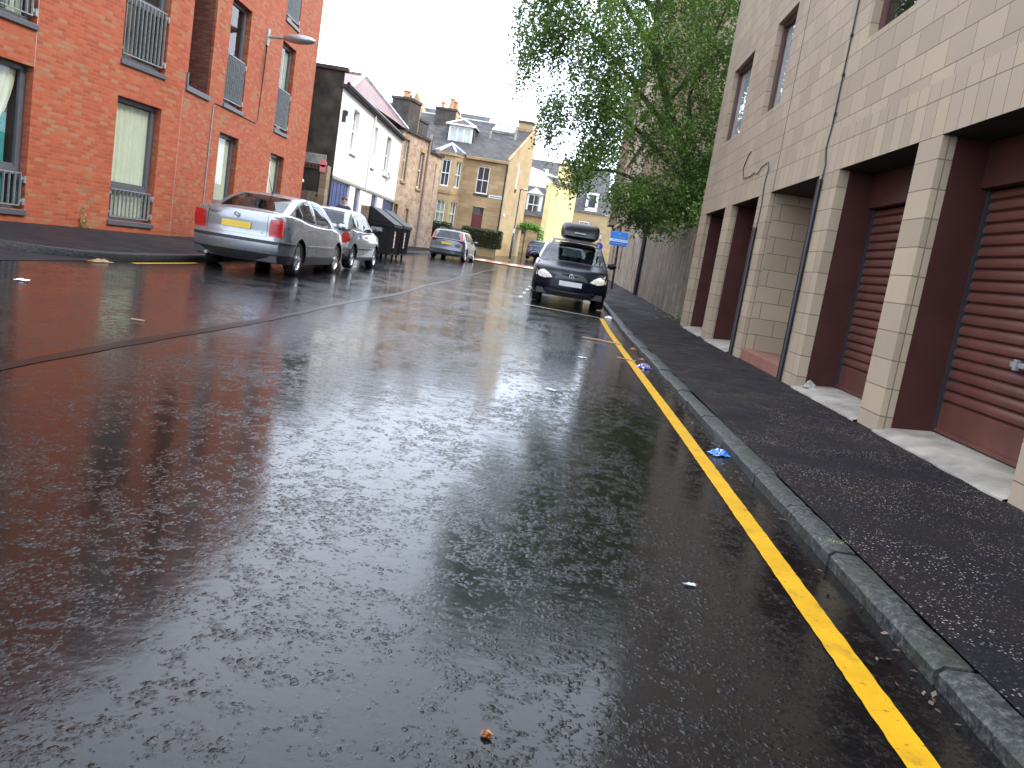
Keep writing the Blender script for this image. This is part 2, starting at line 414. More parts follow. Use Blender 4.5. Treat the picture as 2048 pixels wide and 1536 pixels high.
def kerb_material():
    n = NT('wet_granite', .5); n.set(n.b, 'Specular IOR Level', .16)
    c = n.ramp(n.noise(38, 6, .75), [(.34, (.010,.0105,.0105)), (.5, (.032,.034,.033)), (.62, (.085,.085,.08)), (.72, (.13,.13,.12))])
    c = n.mix(n.ramp(n.noise(2.5, 4), [(.5, 0.), (.68, .8)]), c, (.03,.033,.018))
    n.P(Base_Color=c, Normal=n.bump(n.noise(40, 4), .5, .01)); return n.m
def yellow_material():
    n = NT('yellow_line_paint', .55); n.set(n.b, 'Specular IOR Level', .2)
    chips = n.math('MAXIMUM', n.ramp(n.noise(42, 5, .75), [(.61, 0.), (.67, 1.)]), n.ramp(n.noise(5, 5, .7), [(.58, 0.), (.72, .55)]))
    c = n.mix(chips, n.ramp(n.noise(6, 3), [(.3, (.50,.265,.004)), (.7, (.60,.335,.006))]), (.10,.06,.02))
    n.P(Base_Color=c, Normal=n.bump(n.noise(120, 3), .3, .004)); return n.m
# ------------------------------------------------------------------ camera, world, light
CF, CP, CR_, CY = 1695.985, .148949, .159439, -.0334422
def make_camera():
    f = Vector((math.sin(CY)*math.cos(CP), math.cos(CY)*math.cos(CP), -math.sin(CP)))
    r0 = Vector((math.cos(CY), -math.sin(CY), 0)); u0 = r0.cross(f)
    rt = r0*math.cos(CR_) + u0*math.sin(CR_); up = -r0*math.sin(CR_) + u0*math.cos(CR_)
    cd = bpy.data.cameras.new('camera'); cd.sensor_width = 36; cd.lens = 36*CF/2048; cd.clip_start = .05; cd.clip_end = 3000
    o = bpy.data.objects.new('camera', cd); COL.objects.link(o)
    o.matrix_world = Matrix(((rt.x,up.x,-f.x,0),(rt.y,up.y,-f.y,0),(rt.z,up.z,-f.z,1.03),(0,0,0,1)))
    S.camera = o
SUN_EL, SUN_AZ = R(46), R(86)     # azimuth clockwise from +Y (street direction)
def make_light():
    w = bpy.data.worlds.new('World'); S.world = w; w.use_nodes = True; nt = w.node_tree; N = nt.nodes; L = nt.links
    bg = N['Background']; sky = N.new('ShaderNodeTexSky'); sky.sky_type = 'NISHITA'; sky.sun_disc = False
    sky.sun_elevation = SUN_EL; sky.sun_rotation = SUN_AZ; sky.air_density = 1.6; sky.dust_density = 4.; sky.ozone_density = 1.
    # overcast: a bright cloud layer over the blue sky, with a few thinner places
    tc = N.new('ShaderNodeTexCoord'); nz = N.new('ShaderNodeTexNoise'); nz.inputs['Scale'].default_value = 2.2; nz.inputs['Detail'].default_value = 5
    L.new(tc.outputs['Generated'], nz.inputs['Vector'])
    rp = N.new('ShaderNodeValToRGB'); rp.color_ramp.elements[0].position = .3; rp.color_ramp.elements[0].color = (14.2, 16.2, 20., 1)
    rp.color_ramp.elements[1].position = .68; rp.color_ramp.elements[1].color = (20.5, 22.2, 25.4, 1)
    L.new(nz.outputs[0], rp.inputs[0])
    mx = N.new('ShaderNodeMix'); mx.data_type = 'RGBA'; mx.inputs[0].default_value = .86
    L.new(sky.outputs[0], mx.inputs[6]); L.new(rp.outputs[0], mx.inputs[7]); L.new(mx.outputs[2], bg.inputs[0])
    bg.inputs[1].default_value = .142
    sd = bpy.data.lights.new('sun', 'SUN'); sd.energy = 2.2; sd.angle = R(9); sd.color = (1., .90, .74)
    so = bpy.data.objects.new('sun', sd); COL.objects.link(so)
    d = Vector((math.sin(SUN_AZ)*math.cos(SUN_EL), math.cos(SUN_AZ)*math.cos(SUN_EL), math.sin(SUN_EL)))
    so.rotation_euler = d.to_track_quat('Z', 'Y').to_euler(); so.location = d*60
    vs = S.view_settings; vs.view_transform = 'Standard'; vs.look = 'None'; vs.exposure = .5; vs.gamma = 1.; vs.use_curve_mapping = False
    S.cycles.use_denoising = True; S.cycles.max_bounces = 8; S.cycles.transparent_max_bounces = 12
    S.cycles.sample_clamp_indirect = 6.

# ------------------------------------------------------------------ ground
zr = smooth_interp([-30,0,14,17,20,24,30,42,50,56,60,66,80,120,400], [0,0,0,.02,.07,.12,.2,.32,.42,.55,.72,.98,1.5,3,9])
KX = 1.265                         # road-side face of the right kerb
KLX = -6.62                        # road-side face of the left kerb
def ysteps(a, b, d=1.):
    n = max(1, int(round((b-a)/d))); return [a+(b-a)*i/n for i in range(n+1)]
def strip(name, mat, xa, xb, ya, yb, dz, nx=1, step=1., parent=None, kind='structure', jit=0., dzb=None):
    """sheet following the road's long profile; xa, xb may be functions of y"""
    mb = MB(); fa = xa if callable(xa) else (lambda y: xa); fb = xb if callable(xb) else (lambda y: xb)
    P = []
    for y in ysteps(ya, yb, step):
        a, b = fa(y), fb(y)
        if jit: a += random.uniform(-jit, jit); b += random.uniform(-jit, jit)
        P.append([(a+(b-a)*i/nx, y, zr(y)+dz+((dzb if dzb is not None else dz)-dz)*i/nx) for i in range(nx+1)])
    mb.grid([list(r_) for r_ in P])
    mb.f = [tuple(reversed(f)) for f in mb.f]
    o = mb.build(name, mat, parent)
    if kind: o['kind'] = kind
    return o
# left kerb line (road face), from the side-road mouth round the corner and along the street
KERB_L = [(-17,11.55),(-12,11.55),(-9.4,11.5),(-8.4,11.52),(-7.7,11.6),(-7.2,11.82),(-6.86,12.25),(-6.68,12.9),(KLX,13.8)]
def left_kerb_path(off):
    pts = [Vector((x, y, 0)) for x, y in KERB_L] + [Vector((KLX, y, 0)) for y in ysteps(14.8, 30, 1.2)] + [Vector((-6.9, 33, 0)), Vector((-7.2, 38, 0)), Vector((-7.2, 44, 0)), Vector((-7.2, 57.4, 0))]
    out = []
    for i, p in enumerate(pts):
        t = (pts[min(i+1, len(pts)-1)] - pts[max(i-1, 0)]).normalized(); n = Vector((-t.y, t.x, 0))
        out.append(p + n*off)
    return out
def make_ground():
    mb = MB(); P = []
    for y in [-120,-60,-30,0,14,20,24,30,36,42,50,56,60,66,80,100,120,200,300,420]:
        P.append([(x, y, zr(y)-.06) for x in (-400,-60,-20,-8,0,4,20,60,400)])
    mb.grid(P); mb.f = [tuple(reversed(f)) for f in mb.f]
    tag(mb.build('ground', M['harl'], None), kind='structure')
    road = road_material()
    strip('road', road, -30., KX+.05, -14, 84, 0., nx=6, step=1.)
    # smoother, paler surface of the side road beyond the junction line
    sm = pave_material('side_asphalt', 1.9, False)
    mb = MB(); mb.poly([(-17,-6,.004),(KLX-.03,-6,.004),(KLX-.03,12.9,.004),(-6.9,12.2,.004),(-7.25,11.78,.004),(-7.7,11.55,.004),(-9.4,11.45,.004),(-17,11.5,.004)])
    tag(mb.build('side_road', sm, None), kind='structure')
    pv = pave_material()
    # right pavement: slab falling to the kerb
    strip('pavement', pv, KX+.128, 2.95, -12, 72, .060, nx=2, step=1., dzb=.100)
    # left pavement, from kerb up to the building line
    mb = MB(); kp = left_kerb_path(.13)
    pts = []
    for i, p in enumerate(kp):
        if i < len(KERB_L):
            q = [(-17,30),(-14,30),(-12.2,22),(-11.4,17),(-10.8,15.6),(-10.5,15.8),(-10.2,16.2),(-10.,16.9),(-9.85,17.6)][i]
        else: q = (-10., p.y + (17.9-15 if p.y < 16 else max(0, 2.9-(p.y-16)*.25)))
        zk = .112
        pts.append([(p.x+(q[0]-p.x)*k/4, p.y+(q[1]-p.y)*k/4, (zr(p.y)+zk)*(1-k/4)+(max(.19, zr(q[1])+.10))*k/4) for k in range(5)])
    mb.grid(pts); mb.f = [tuple(reversed(f)) for f in mb.f]
    tag(mb.build('pavement', pave_material('left_pavement', 1.5, False), None), kind='structure')
    # granite kerbs: stones of uneven length with open joints
    kg = kerb_material()
    mb = MB(); y = -9.
    rn = random.Random(3)
    while y < 60:
        L = rn.uniform(.55, 1.0); g = .012; y2 = y + L - g
        sx = rn.uniform(-.006, .006); t = .062 + rn.uniform(-.006, .006); w = .118+rn.uniform(-.014,.012)
        n = 6
        prof = lambda yy: [(KX+sx+rn.uniform(-.004,.004), yy, zr(yy)-.02), (KX+sx+rn.uniform(-.004,.004), yy, zr(yy)+t-.018), (KX+sx+.022, yy, zr(yy)+t+rn.uniform(-.003,.002)), (KX+sx+w+rn.uniform(-.006,.006), yy, zr(yy)+t+.002), (KX+sx+w, yy, zr(yy)-.02)]
        rows = [prof(y+(y2-y)*i/n) for i in range(n+1)]
        mb.grid(rows); b = len(mb.v)
        mb.poly(rows[0]); mb.poly(rows[-1][::-1])
        y += L
    o = mb.build('kerb', kg, None, smooth=45); tag(o, kind='structure')
    mb = MB(); a = left_kerb_path(0.); b = left_kerb_path(.14); rows = []
    for p, q in zip(a, b):
        z = zr(p.y); rows.append([(p.x,p.y,z-.02),(p.x,p.y,z+.09),(p.x+(q.x-p.x)*.15,p.y+(q.y-p.y)*.15,z+.112),(q.x,q.y,z+.114),(q.x,q.y,z-.02)])
    mb.grid(rows); tag(mb.build('kerb', kg, None, smooth=45), kind='structure')
    # yellow line, ragged edges
    yl = yellow_material()
    strip('yellow_line', yl, lambda y: .985+.012*math.sin(y*.35), lambda y: 1.077+.012*math.sin(y*.35), -2, 17.75, .004, step=.04, jit=.002)
    strip('yellow_line', yl, KLX+.16, KLX+.25, 12.7, 15., .004, step=.05, jit=.004)
    wl = plain('worn_white_line', (.45,.43,.38), .5, var=.35, nscale=30)
    mb = MB(); mb.poly([(-.62,18.28,zr(18.3)+.0045),(.98,17.84,zr(17.85)+.0045),(.98,17.93,zr(17.9)+.0045),(-.62,18.36,zr(18.4)+.0045)])
    tag(mb.build('bay_line', wl, None), kind='structure')
    for y in (20.2, 22.2, 24.2, 26.2):
        tag(strip('bay_line', wl, -.86, -.78, y, y+.9, .0045, step=.3, jit=.006), kind='structure')
    # tarmac seam along the middle of the carriageway: a slightly proud trench repair lip
    seam = plain('seam_tar', (.007,.007,.0072), .30, var=.3, spec=.12)
    strip('road_seam', seam, lambda y: -2.93+.03*math.sin(y*.9), lambda y: -2.83+.03*math.sin(y*.9+.3), -4, 44, .0035, step=.3, jit=.008)
    # red patch with cream stripes far up the street
    red = plain('red_patch', (.42,.13,.075), .5, var=.2, nscale=3)
    strip('red_road_patch', red, -5.2, -1.2, 49., 53.5, .03, step=.5)
    mb = MB()
    for k in range(4):
        x = -4.9+k*.95; mb.poly([(x,49.05,zr(49.05)+.036),(x+.55,49.05,zr(49.05)+.036),(x+.42,52.6,zr(52.6)+.036),(x+.13,52.6,zr(52.6)+.036)])
    tag(mb.build('patch_stripes', plain('cream_stripe', (.72,.62,.42), .5), None), kind='structure')

# ------------------------------------------------------------------ right: block building with garages
def shutter_mesh(x0, x1, z0, z1, y, pitch=.088, d=.024):
    mb = MB(); rows = []; z = z1
    prof = [(0., .0), (.18, -.75), (.5, -1.), (.76, -.8), (.86, .25), (.93, .45)]
    zs = []
    while z - pitch > z0 + .24:
        for t, k in prof: zs.append((z - t*pitch, y + k*d))
        z -= pitch
    zs += [(z, y), (z-.01, y-d*.9), (z0+.03, y-d*.9), (z0+.03, y-d*1.7), (z0, y-d*1.7), (z0, y)]
    rows = [[(x0, yy, zz) for zz, yy in zs], [(x1, yy, zz) for zz, yy in zs]]
    mb.grid(rows); return mb
def make_block_building():
    # local x runs towards the camera from the far corner, y goes into the building
    B = empty('block_building', (2.74, 18.35, 0.), -PI/2)
    tag(B, 'tan block building with brown roller shutter garages along its street front', 'building')
    TOP = 12.6; XE = 25.
    wins = []
    for zz in (3.78, 6.6, 9.4):
        wins += [(.93,2.70,zz,zz+1.41,.12),(4.29,5.47,zz,zz+1.41,.12),(9.0,10.25,zz,zz+1.41,.12),(12.3,13.55,zz,zz+1.41,.12),(16.,17.3,zz,zz+1.41,.12),(19.6,20.9,zz,zz+1.41,.12)]
    mb = MB(); mb.wall(0, XE, 2.915, TOP, wins); mb.poly([(0,0,0),(0,0,TOP),(0,9,TOP),(0,9,0)]); mb.poly([(0,0,TOP),(XE,0,TOP),(XE,9,TOP),(0,9,TOP)])
    mb.poly([(XE,0,0),(XE,9,0),(XE,9,TOP),(XE,0,TOP)]); mb.poly([(0,9,0),(0,9,TOP),(XE,9,TOP),(XE,9,0)])
    mb.build('wall', M['block'], B)
    mb = MB(); mb.wall(0, XE, 2.46, 2.915); mb.build('lintel_course', M['soldier'], B)
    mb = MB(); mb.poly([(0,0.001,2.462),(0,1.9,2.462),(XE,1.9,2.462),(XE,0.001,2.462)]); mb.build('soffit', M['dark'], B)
    piers = [(0,.65),(2.72,3.30),(5.31,6.03),(8.29,8.99),(11.0,11.44),(13.49,13.94),(16.0,16.45),(18.5,18.95),(21.,21.45),(23.5,24.98)]
    for a, b in piers:
        mb = MB(); mb.box(a, b, .002, .118, -.05, 2.46); mb.build('pillar', M['pillar'], B, bevel=.006)
    bays = [(.65,2.72,1),(3.30,5.31,1),(8.99,11.0,1),(11.44,13.49,1),(13.94,16.0,1),(16.45,18.5,1),(18.95,21.,1),(21.45,23.5,1)]
    YS = .43
    for a, b, _ in bays:
        yg = 18.35-(a+b)/2; zg = zr(yg)+.1
        MB().box(a-.05, a+.004, .119, YS+.06, zg-.05, 2.46).build('side_panel', M['brownwood'], B); MB().box(b-.004, b+.05, .119, YS+.06, zg-.05, 2.46).build('side_panel', M['brownwood'], B)
        mb = MB(); mb.box(a+.004, b-.004, YS-.06, YS+.02, 2.10, 2.458); mb.build('shutter_box', M['brownwood'], B, bevel=.006)
        sh = shutter_mesh(a+.03, b-.03, zg+.085, 2.10, YS+.045).build('roller_shutter', M['brownmetal'], B, smooth=50)
        MB().box(a+.004, a+.032, YS-.0, YS+.05, zg+.06, 2.10).build('guide_rail', M['blackplastic'], sh); MB().box(b-.032, b-.004, YS, YS+.05, zg+.06, 2.10).build('guide_rail', M['blackplastic'], sh)
        xm = (a+b)/2 if a > 11 else b-.35
        mb = MB(); mb.box(xm-.09, xm+.09, YS-.012, YS+.02, zg+.72, zg+.755); mb.box(xm-.02, xm+.02, YS-.03, YS, zg+.70, zg+.775); mb.build('lock', M['galv'], sh, bevel=.004)
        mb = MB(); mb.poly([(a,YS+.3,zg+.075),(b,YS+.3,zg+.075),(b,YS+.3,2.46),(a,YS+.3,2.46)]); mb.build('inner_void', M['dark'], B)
        # sloping concrete threshold
        mb = MB(); n = 14; rows = []
        for i in range(n+1):
            x = a + (b-a)*i/n; yg2 = 18.35-x; z0 = zr(yg2)+.1
            rows.append([(x,-.035+random.uniform(-.012,.012),z0-.03),(x,-.03+random.uniform(-.012,.012),z0+.006),(x,.12,z0+.045),(x,YS+.01+random.uniform(-.015,.015),z0+.072),(x,YS+.3,z0+.074)])
        mb.grid(rows); mb.build('threshold', M['concrete'], B, smooth=40)
    # recessed stair entry
    a, b = 6.03, 8.29
    mb = MB(); mb.poly([(a+.001,.1,-.05),(a+.001,1.7,-.05),(a+.001,1.7,2.46),(a+.001,.1,2.46)][::-1]); mb.poly([(b-.001,.1,-.05),(b-.001,1.7,-.05),(b-.001,1.7,2.46),(b-.001,.1,2.46)]); mb.poly([(a,1.7,-.05),(b,1.7,-.05),(b,1.7,2.46),(a,1.7,2.46)])
    mb.build('entry_wall', M['block'], B)
    mb = MB(); mb.box(a+.003, b-.003, .03, 1.69, -.02, .245); mb.build('entry_step', M['redstep'], B, bevel=.008)
    d = MB(); d.box(a+.7, a+1.6, 1.64, 1.695, .245, 2.25); d = d.build('door', M['brownwood'], B, bevel=.01)
    MB().box(a+1.48, a+1.52, 1.6, 1.64, 1.1, 1.3).build('handle', M['galv'], d)
    for w in wins:
        if w[1] > 22: continue
        xa, xb, za, zb = w[:4]; f = .05
        W = empty('window', ((xa+xb)/2, .085, za), 0, B); W.name = 'window'
        hw = (xb-xa)/2; hh = zb-za
        mb = MB(); mb.box(-hw,-hw+f,0,.05,0,hh); mb.box(hw-f,hw,0,.05,0,hh); mb.box(-hw+f,hw-f,0,.05,0,f); mb.box(-hw+f,hw-f,0,.05,hh-f,hh)
        mb.build('frame', M['redframe'], W, bevel=.006)
        mb = MB(); mb.poly([(-hw+f,.03,f),(hw-f,.03,f),(hw-f,.03,hh-f),(-hw+f,.03,hh-f)]); mb.build('pane', M['glass'], W)
        mb = MB(); yb = .075 if xa < 6 else .4; mb.poly([(-hw+f,yb,f),(hw-f,yb,f),(hw-f,yb,hh-f),(-hw+f,yb,hh-f)]); mb.build('sky_sheet', M['skytone'], W)  # pale sheet behind the pane stands in for reflected sky
    # movement joint, downpipes and loose cables
    MB().box(6.135,6.148,-.003,.01,2.47,TOP).build('movement_joint', M['dark'], B)
    def cable(pts, r=.0075, mat='blackpipe', nm='cable'):
        MB().tube(pts, r, 6).build(nm, M[mat], B, smooth=60)
    cable([(8.46,-.03,.06),(8.46,-.03,2.40)], .03, nm='downpipe')
    cable([(8.47,-.014,2.40),(8.5,-.016,2.55),(8.38,-.014,2.75),(8.44,-.014,3.0),(8.46,-.014,4.2),(8.46,-.014,7.),(8.45,-.014,12.5)], .009)
    for zz in np.arange(3.1, 9, .42): MB().box(8.44,8.48,-.03,-.001,zz,zz+.03).build('clip', M['blackpipe'], B)
    cable([(5.62,-.03,.04),(5.62,-.03,1.98)], .03, nm='downpipe')
    cable([(5.62,-.012,1.98),(5.66,-.012,2.3),(5.58,-.012,2.6),(5.66,-.012,2.82),(5.55,-.013,2.93),(5.2,-.015,2.90),(4.95,-.013,2.82),(4.75,-.014,2.86),(4.3,-.013,2.83),(3.9,-.012,2.86),(3.75,-.012,3.03),(3.95,-.012,3.2),(4.12,-.012,3.26)], .0075)

# ------------------------------------------------------------------ left: red brick flats
BK = Vector((-9.40, 20.2)); A0 = Vector((-11.47, 7.)); E1 = Vector((-9.84, 31.4))
def make_brick_flats():
    # y (local) goes into the building; local x of each face runs up the street
    B = empty('brick_flats', (BK.x, BK.y, 0.))
    tag(B, 'orange red brick block of flats with grey full height windows and railings', 'building')
    TOP = 10.45
    d1 = (BK-A0).normalized(); d2 = (E1-BK).normalized()
    r1 = math.atan2(d1.y, d1.x); r2 = math.atan2(d2.y, d2.x)
    L1 = (BK-A0).length; L2 = (E1-BK).length
    RV = .22
    def cols(xs):
        out = []
        for a in xs:
            out.append((a, a+1.5, .42, 3.02, RV))
            for k in range(2): out.append((a, a+1.5, 3.77+3.4*k, 6.48+3.4*k, RV))
        return out
    h1 = cols([-2.22, -6.06, -9.9]); h2 = cols([2.60, 7.13])
    slot = (.2, 1.6, 3.72, TOP, 1.15)
    def face(holes, xa, xb, rz, end):
        mb = MB(); mb.wall(xa, xb, 0., TOP, [h for h in holes if h[3] < TOP])
        if end:
            mb.poly([(xb,0,0),(xb,10,0),(xb,10,TOP),(xb,0,TOP)])
        else: mb.poly([(xa,0,0),(xa,0,TOP),(xa,10,TOP),(xa,10,0)])
        mb.poly([(xa,0,TOP),(xb,0,TOP),(xb,10,TOP),(xa,10,TOP)])
        mb.build('wall', M['brick'], B, rotz=rz)
    face(h1, -L1, 0, r1, False)
    face(h2+[(slot[0],slot[1],slot[2],TOP-.001,1.15)], 0, L2, r2, True)
    T2 = lambda x, y, z: (x*math.cos(r2)-y*math.sin(r2), x*math.sin(r2)+y*math.cos(r2), z)
    mb = MB(); a, b = slot[:2]
    mb.poly([(a,1.15,slot[2]),(b,1.15,slot[2]),(b,1.15,TOP),(a,1.15,TOP)]); mb.poly([(a+.003,.06,slot[2]),(a+.003,1.15,slot[2]),(a+.003,1.15,TOP),(a+.003,.06,TOP)][::-1]); mb.poly([(b-.003,.06,slot[2]),(b-.003,1.15,slot[2]),(b-.003,1.15,TOP),(b-.003,.06,TOP)]); mb.build('recess_wall', M['shadebrick'], B, rotz=r2)
    mb = MB(); mb.box(a-.06, b+.04, -.045, .05, slot[2]-.09, slot[2]+.03); mb.box(a,b,.05,1.14,slot[2]-.02,slot[2]+.02); mb.box(a-.07,a-.005,-.04,.0,slot[2]+.03,slot[2]+.32); mb.build('recess_tray', M['grey'], B, rotz=r2, bevel=.006)
    for zz in (3.1,): pass
    # concrete plinth edge at the foot of the wall
    mb = MB(); mb.box(-L1, 0, -.05, .0, 0., .155); mb.build('plinth', M['palec'], B, rotz=r1)
    MB().box(0, L2, -.05, 0, 0., .13).build('plinth', M['palec'], B, rotz=r2)
    # expansion joints
    MB().box(-4.56,-4.545,-.002,.005,3.03,TOP).build('expansion_joint', M['palec'], B, rotz=r1)
    MB().box(.02,.035,-.002,.005,.1,3.6).build('expansion_joint', M['palec'], B, rotz=r2)

    def win(x, z, h, rz, ground, cur):
        W = empty('window', (x*math.cos(rz), x*math.sin(rz), z), rz, B)
        f = .085; w = 1.5; mb = MB(); zt = .62 if ground else 1.18   # transom height above sill
        y0 = RV-.07
        mb.box(0,f,y0,y0+.07,0,h); mb.box(w-f,w,y0,y0+.07,0,h); mb.box(f,w-f,y0,y0+.07,0,.09); mb.box(f,w-f,y0,y0+.07,h-.1,h)
        mb.box(f,w-f,y0-.012,y0+.07,zt,zt+.15)
        # opening light's inner sash
        mb.box(f,f+.045,y0+.012,y0+.06,zt+.15,h-.1); mb.box(w-f-.06,w-f,y0-.008,y0+.06,zt+.15,h-.1); mb.box(f+.045,w-f-.06,y0+.012,y0+.06,zt+.15,zt+.2)
        mb.build('frame', M['grey'], W, bevel=.006)
        mb = MB()
        for a, b in ((.09, zt), (zt+.15, h-.1)): mb.poly([(f,y0+.04,a),(w-f,y0+.04,a),(w-f,y0+.04,b),(f,y0+.04,b)])
        mb.build('pane', M['glass'], W)
        mb = MB(); mb.poly([(-.0,RV+.5,0),(w,RV+.5,0),(w,RV+.5,h),(0,RV+.5,h)]); mb.poly([(0,RV,0),(0,RV+.5,0),(0,RV+.5,h),(0,RV,h)][::-1]); mb.poly([(w,RV,0),(w,RV+.5,0),(w,RV+.5,h),(w,RV,h)]); mb.poly([(0,RV,h),(w,RV,h),(w,RV+.5,h),(0,RV+.5,h)][::-1]); mb.poly([(0,RV,0.01),(w,RV,0.01),(w,RV+.5,0.01),(0,RV+.5,0.01)])
        mb.build('interior', M['interior'], W)
        def curt(xa, xb, za, zb, nm='curtain', mat='curtain', swag=0.):
            rows = []; n = 44; yb = y0+.085; m = 8
            for i in range(n+1):
                t = i/n; row = []
                for j in range(m+1):
                    s = j/m; xx = xa + (xb-xa)*t
                    if swag: xx = xa + (xb-xa)*t*(1-swag*(1-s)**1.6)
                    row.append((xx, yb+.022*math.sin(t*58+math.sin(t*9)*1.4)*(1-.2*s), za+(zb-za)*s))
                rows.append(row)
            MB().grid(rows).build(nm, M[mat], W, smooth=80)
        if cur == 'full': curt(.05, w-.04, .04, h-.12)
        elif cur == 'swag':
            curt(-.1, w-.14, .55, h-.12, swag=.62); curt(.1, w-.3, .05, 1.7, mat='teal')
        elif cur == 'side': curt(w-.5, w-.12, .05, h-.15); curt(.1, .32, .05, h-.15)
        # sill
        MB().box(-.02, w+.02, -.045, RV-.06, -.105, -.005).build('sill', M['grey'], W, bevel=.008)
        # railing
        zb_, zt_ = (.065, .675) if ground else (.12, 1.30)
        mb = MB(); xa, xb = .06, w-.10
        mb.box(xa, xb, .012, .045, zt_-.02, zt_); mb.box(xa, xb, .012, .045, zb_, zb_+.02)
        nb = 11
        for i in range(nb):
            xx = xa + (xb-xa-.012)*i/(nb-1); mb.box(xx, xx+.012, .008, .05, zb_+.02, zt_-.02)
        for zz in (zb_+.08, zt_-.12):
            mb.box(-.0, xa, .02, .036, zz, zz+.05); mb.box(xb, w, .02, .036, zz, zz+.05)
            mb.box(w-.045, w-.0, .0, .06, zz-.06, zz+.07)
        mb.build('railing', M['galv'], W)
        return W
    win(-2.22, .42, 2.6, r1, True, 'full'); win(-6.06, .42, 2.6, r1, True, 'swag')
    win(2.60, .42, 2.6, r2, True, 'full'); win(7.13, .42, 2.6, r2, True, 'full')
    for k in range(2):
        win(-2.22, 3.77+3.4*k, 2.71, r1, False, 'side' if k else ''); win(-6.06, 3.77+3.4*k, 2.71, r1, False, 'side')
        win(2.60, 3.77+3.4*k, 2.71, r2, False, '' ); win(7.13, 3.77+3.4*k, 2.71, r2, False, 'side')
    win(-9.9, .42, 2.6, r1, True, 'full'); win(-9.9, 3.77, 2.71, r1, False, '')
    # supply cable and conduit to the wall lamp
    pts = [T2(*p) for p in ((5.56,-.012,6.0),(5.6,-.012,5.7),(5.5,-.012,4.2),(5.47,-.012,3.72),(5.38,-.012,3.66),(2.2,-.012,3.66),(2.02,-.012,3.66),(1.94,-.012,3.58))]
    MB().tube(pts, .012, 6).build('cable', M['blackpipe'], B, smooth=60)
    MB().tube([T2(1.93,-.016,3.6), T2(1.88,-.016,.12)], .02, 6).build('conduit', M['galv'], B, smooth=60)
    # wall lamp
    x, y, z = T2(5.55, 0, 6.15); Lp = empty('wall_lamp', (BK.x+x, BK.y+y, z), 0)
    tag(Lp, 'grey street lantern on a short arm fixed high on the orange brick wall', 'lamp')
    MB().box(-.005,.06,-.09,.09,-.22,.26).build('bracket', M['galv'], Lp, bevel=.01)
    MB().tube([(.05,0,.04),(.62,-.0,.07)], [.045,.038], 10).build('arm', M['galv'], Lp, smooth=60)
    prof = [(.045,0),(.075,.05),(.12,.2),(.14,.42),(.135,.62),(.10,.82),(.05,.93),(.005,.96)]
    mb = MB(); mb.lathe(prof, 20, Matrix.Translation((.50,0,.075)) @ Matrix.Rotation(R(88), 4, 'Y') @ Matrix.Diagonal((.95,1.4,1,1)))
    mb.build('lantern', M['galv'], Lp, smooth=60)
    MB().lathe([(.03,0),(.03,.07),(.015,.09)], 10, Matrix.Translation((.95,0,.17))).build('photocell', M['greyplastic'], Lp, smooth=40)
# ------------------------------------------------------------------ left: houses beyond the flats
WC = Vector((-9.26, 33.2)); WE = Vector((-9.75, 48.0)); SE = Vector((-8.35, 54.0))
def sash(parent, x, z, w, h, y=.12, mull=True, glassm='darkglass', half=True, cur=None, rz=0.):
    """white sash window, lower-left corner at (x, z) on the wall plane"""
    W = empty('window', (x, y, z), rz, parent); f = .07; fm = M['whitepaint']
    mb = MB(); mb.box(0,f,0,.07,0,h); mb.box(w-f,w,0,.07,0,h); mb.box(f,w-f,0,.07,0,.1); mb.box(f,w-f,0,.07,h-f,h)
    if half: mb.box(f,w-f,-.01,.06,h*.5-.03,h*.5+.03)
    if mull: mb.box(w/2-.018,w/2+.018,.004,.055,.1,h*.5-.03); mb.box(w/2-.018,w/2+.018,.004,.055,h*.5+.03,h-f)
    mb.build('frame', fm, W, bevel=.006)
    if cur: 
        mb = MB(); mb.poly([(f,.16,.1),(w-f,.16,.1),(w-f,.16,h-f),(f,.16,h-f)]); mb.build('curtain', M[cur], W)
        MB().box(-.0,w,.17,.18,0,h).build('interior', M['interior'], W)
    mb = MB(); mb.poly([(f,.04,.1),(w-f,.04,.1),(w-f,.04,h-f),(f,.04,h-f)]); mb.build('pane', M['glass'] if cur else M[glassm], W)
    return W
def sill(parent, x, z, w, mat, y=0.): return MB().box(x-.08, x+w+.08, y-.09, y+.12, z-.14, z-.003).build('sill', M[mat], parent, bevel=.01)
def chimney(parent, x0, x1, y0, y1, z0, z1, mat, pots, cap='tar', pr=.12, ph=.4, sidemat=None):
    c = MB().box(x0,x1,y0,y1,z0,z1-.16).build('chimney', M[mat], parent)
    MB().box(x0-.07,x1+.07,y0-.07,y1+.07,z1-.16,z1).build('cap', M[cap], c, bevel=.02)
    for px, py, k in pots:
        MB().lathe([(pr*.95,0),(pr,.05),(pr*.85,.12),(pr*.8,ph*k-.1),(pr*1.05,ph*k-.06),(pr*1.0,ph*k),(pr*.7,ph*k),(pr*.65,ph*k-.08)], 14, Matrix.Translation((px,py,z1-.01))).build('chimney_pot', M['terra'], c, smooth=45)
    return c
def gutter(parent, pts, r=.055, mat='blackpipe'): return MB().tube(pts, r, 8).build('gutter', M[mat], parent, smooth=60)

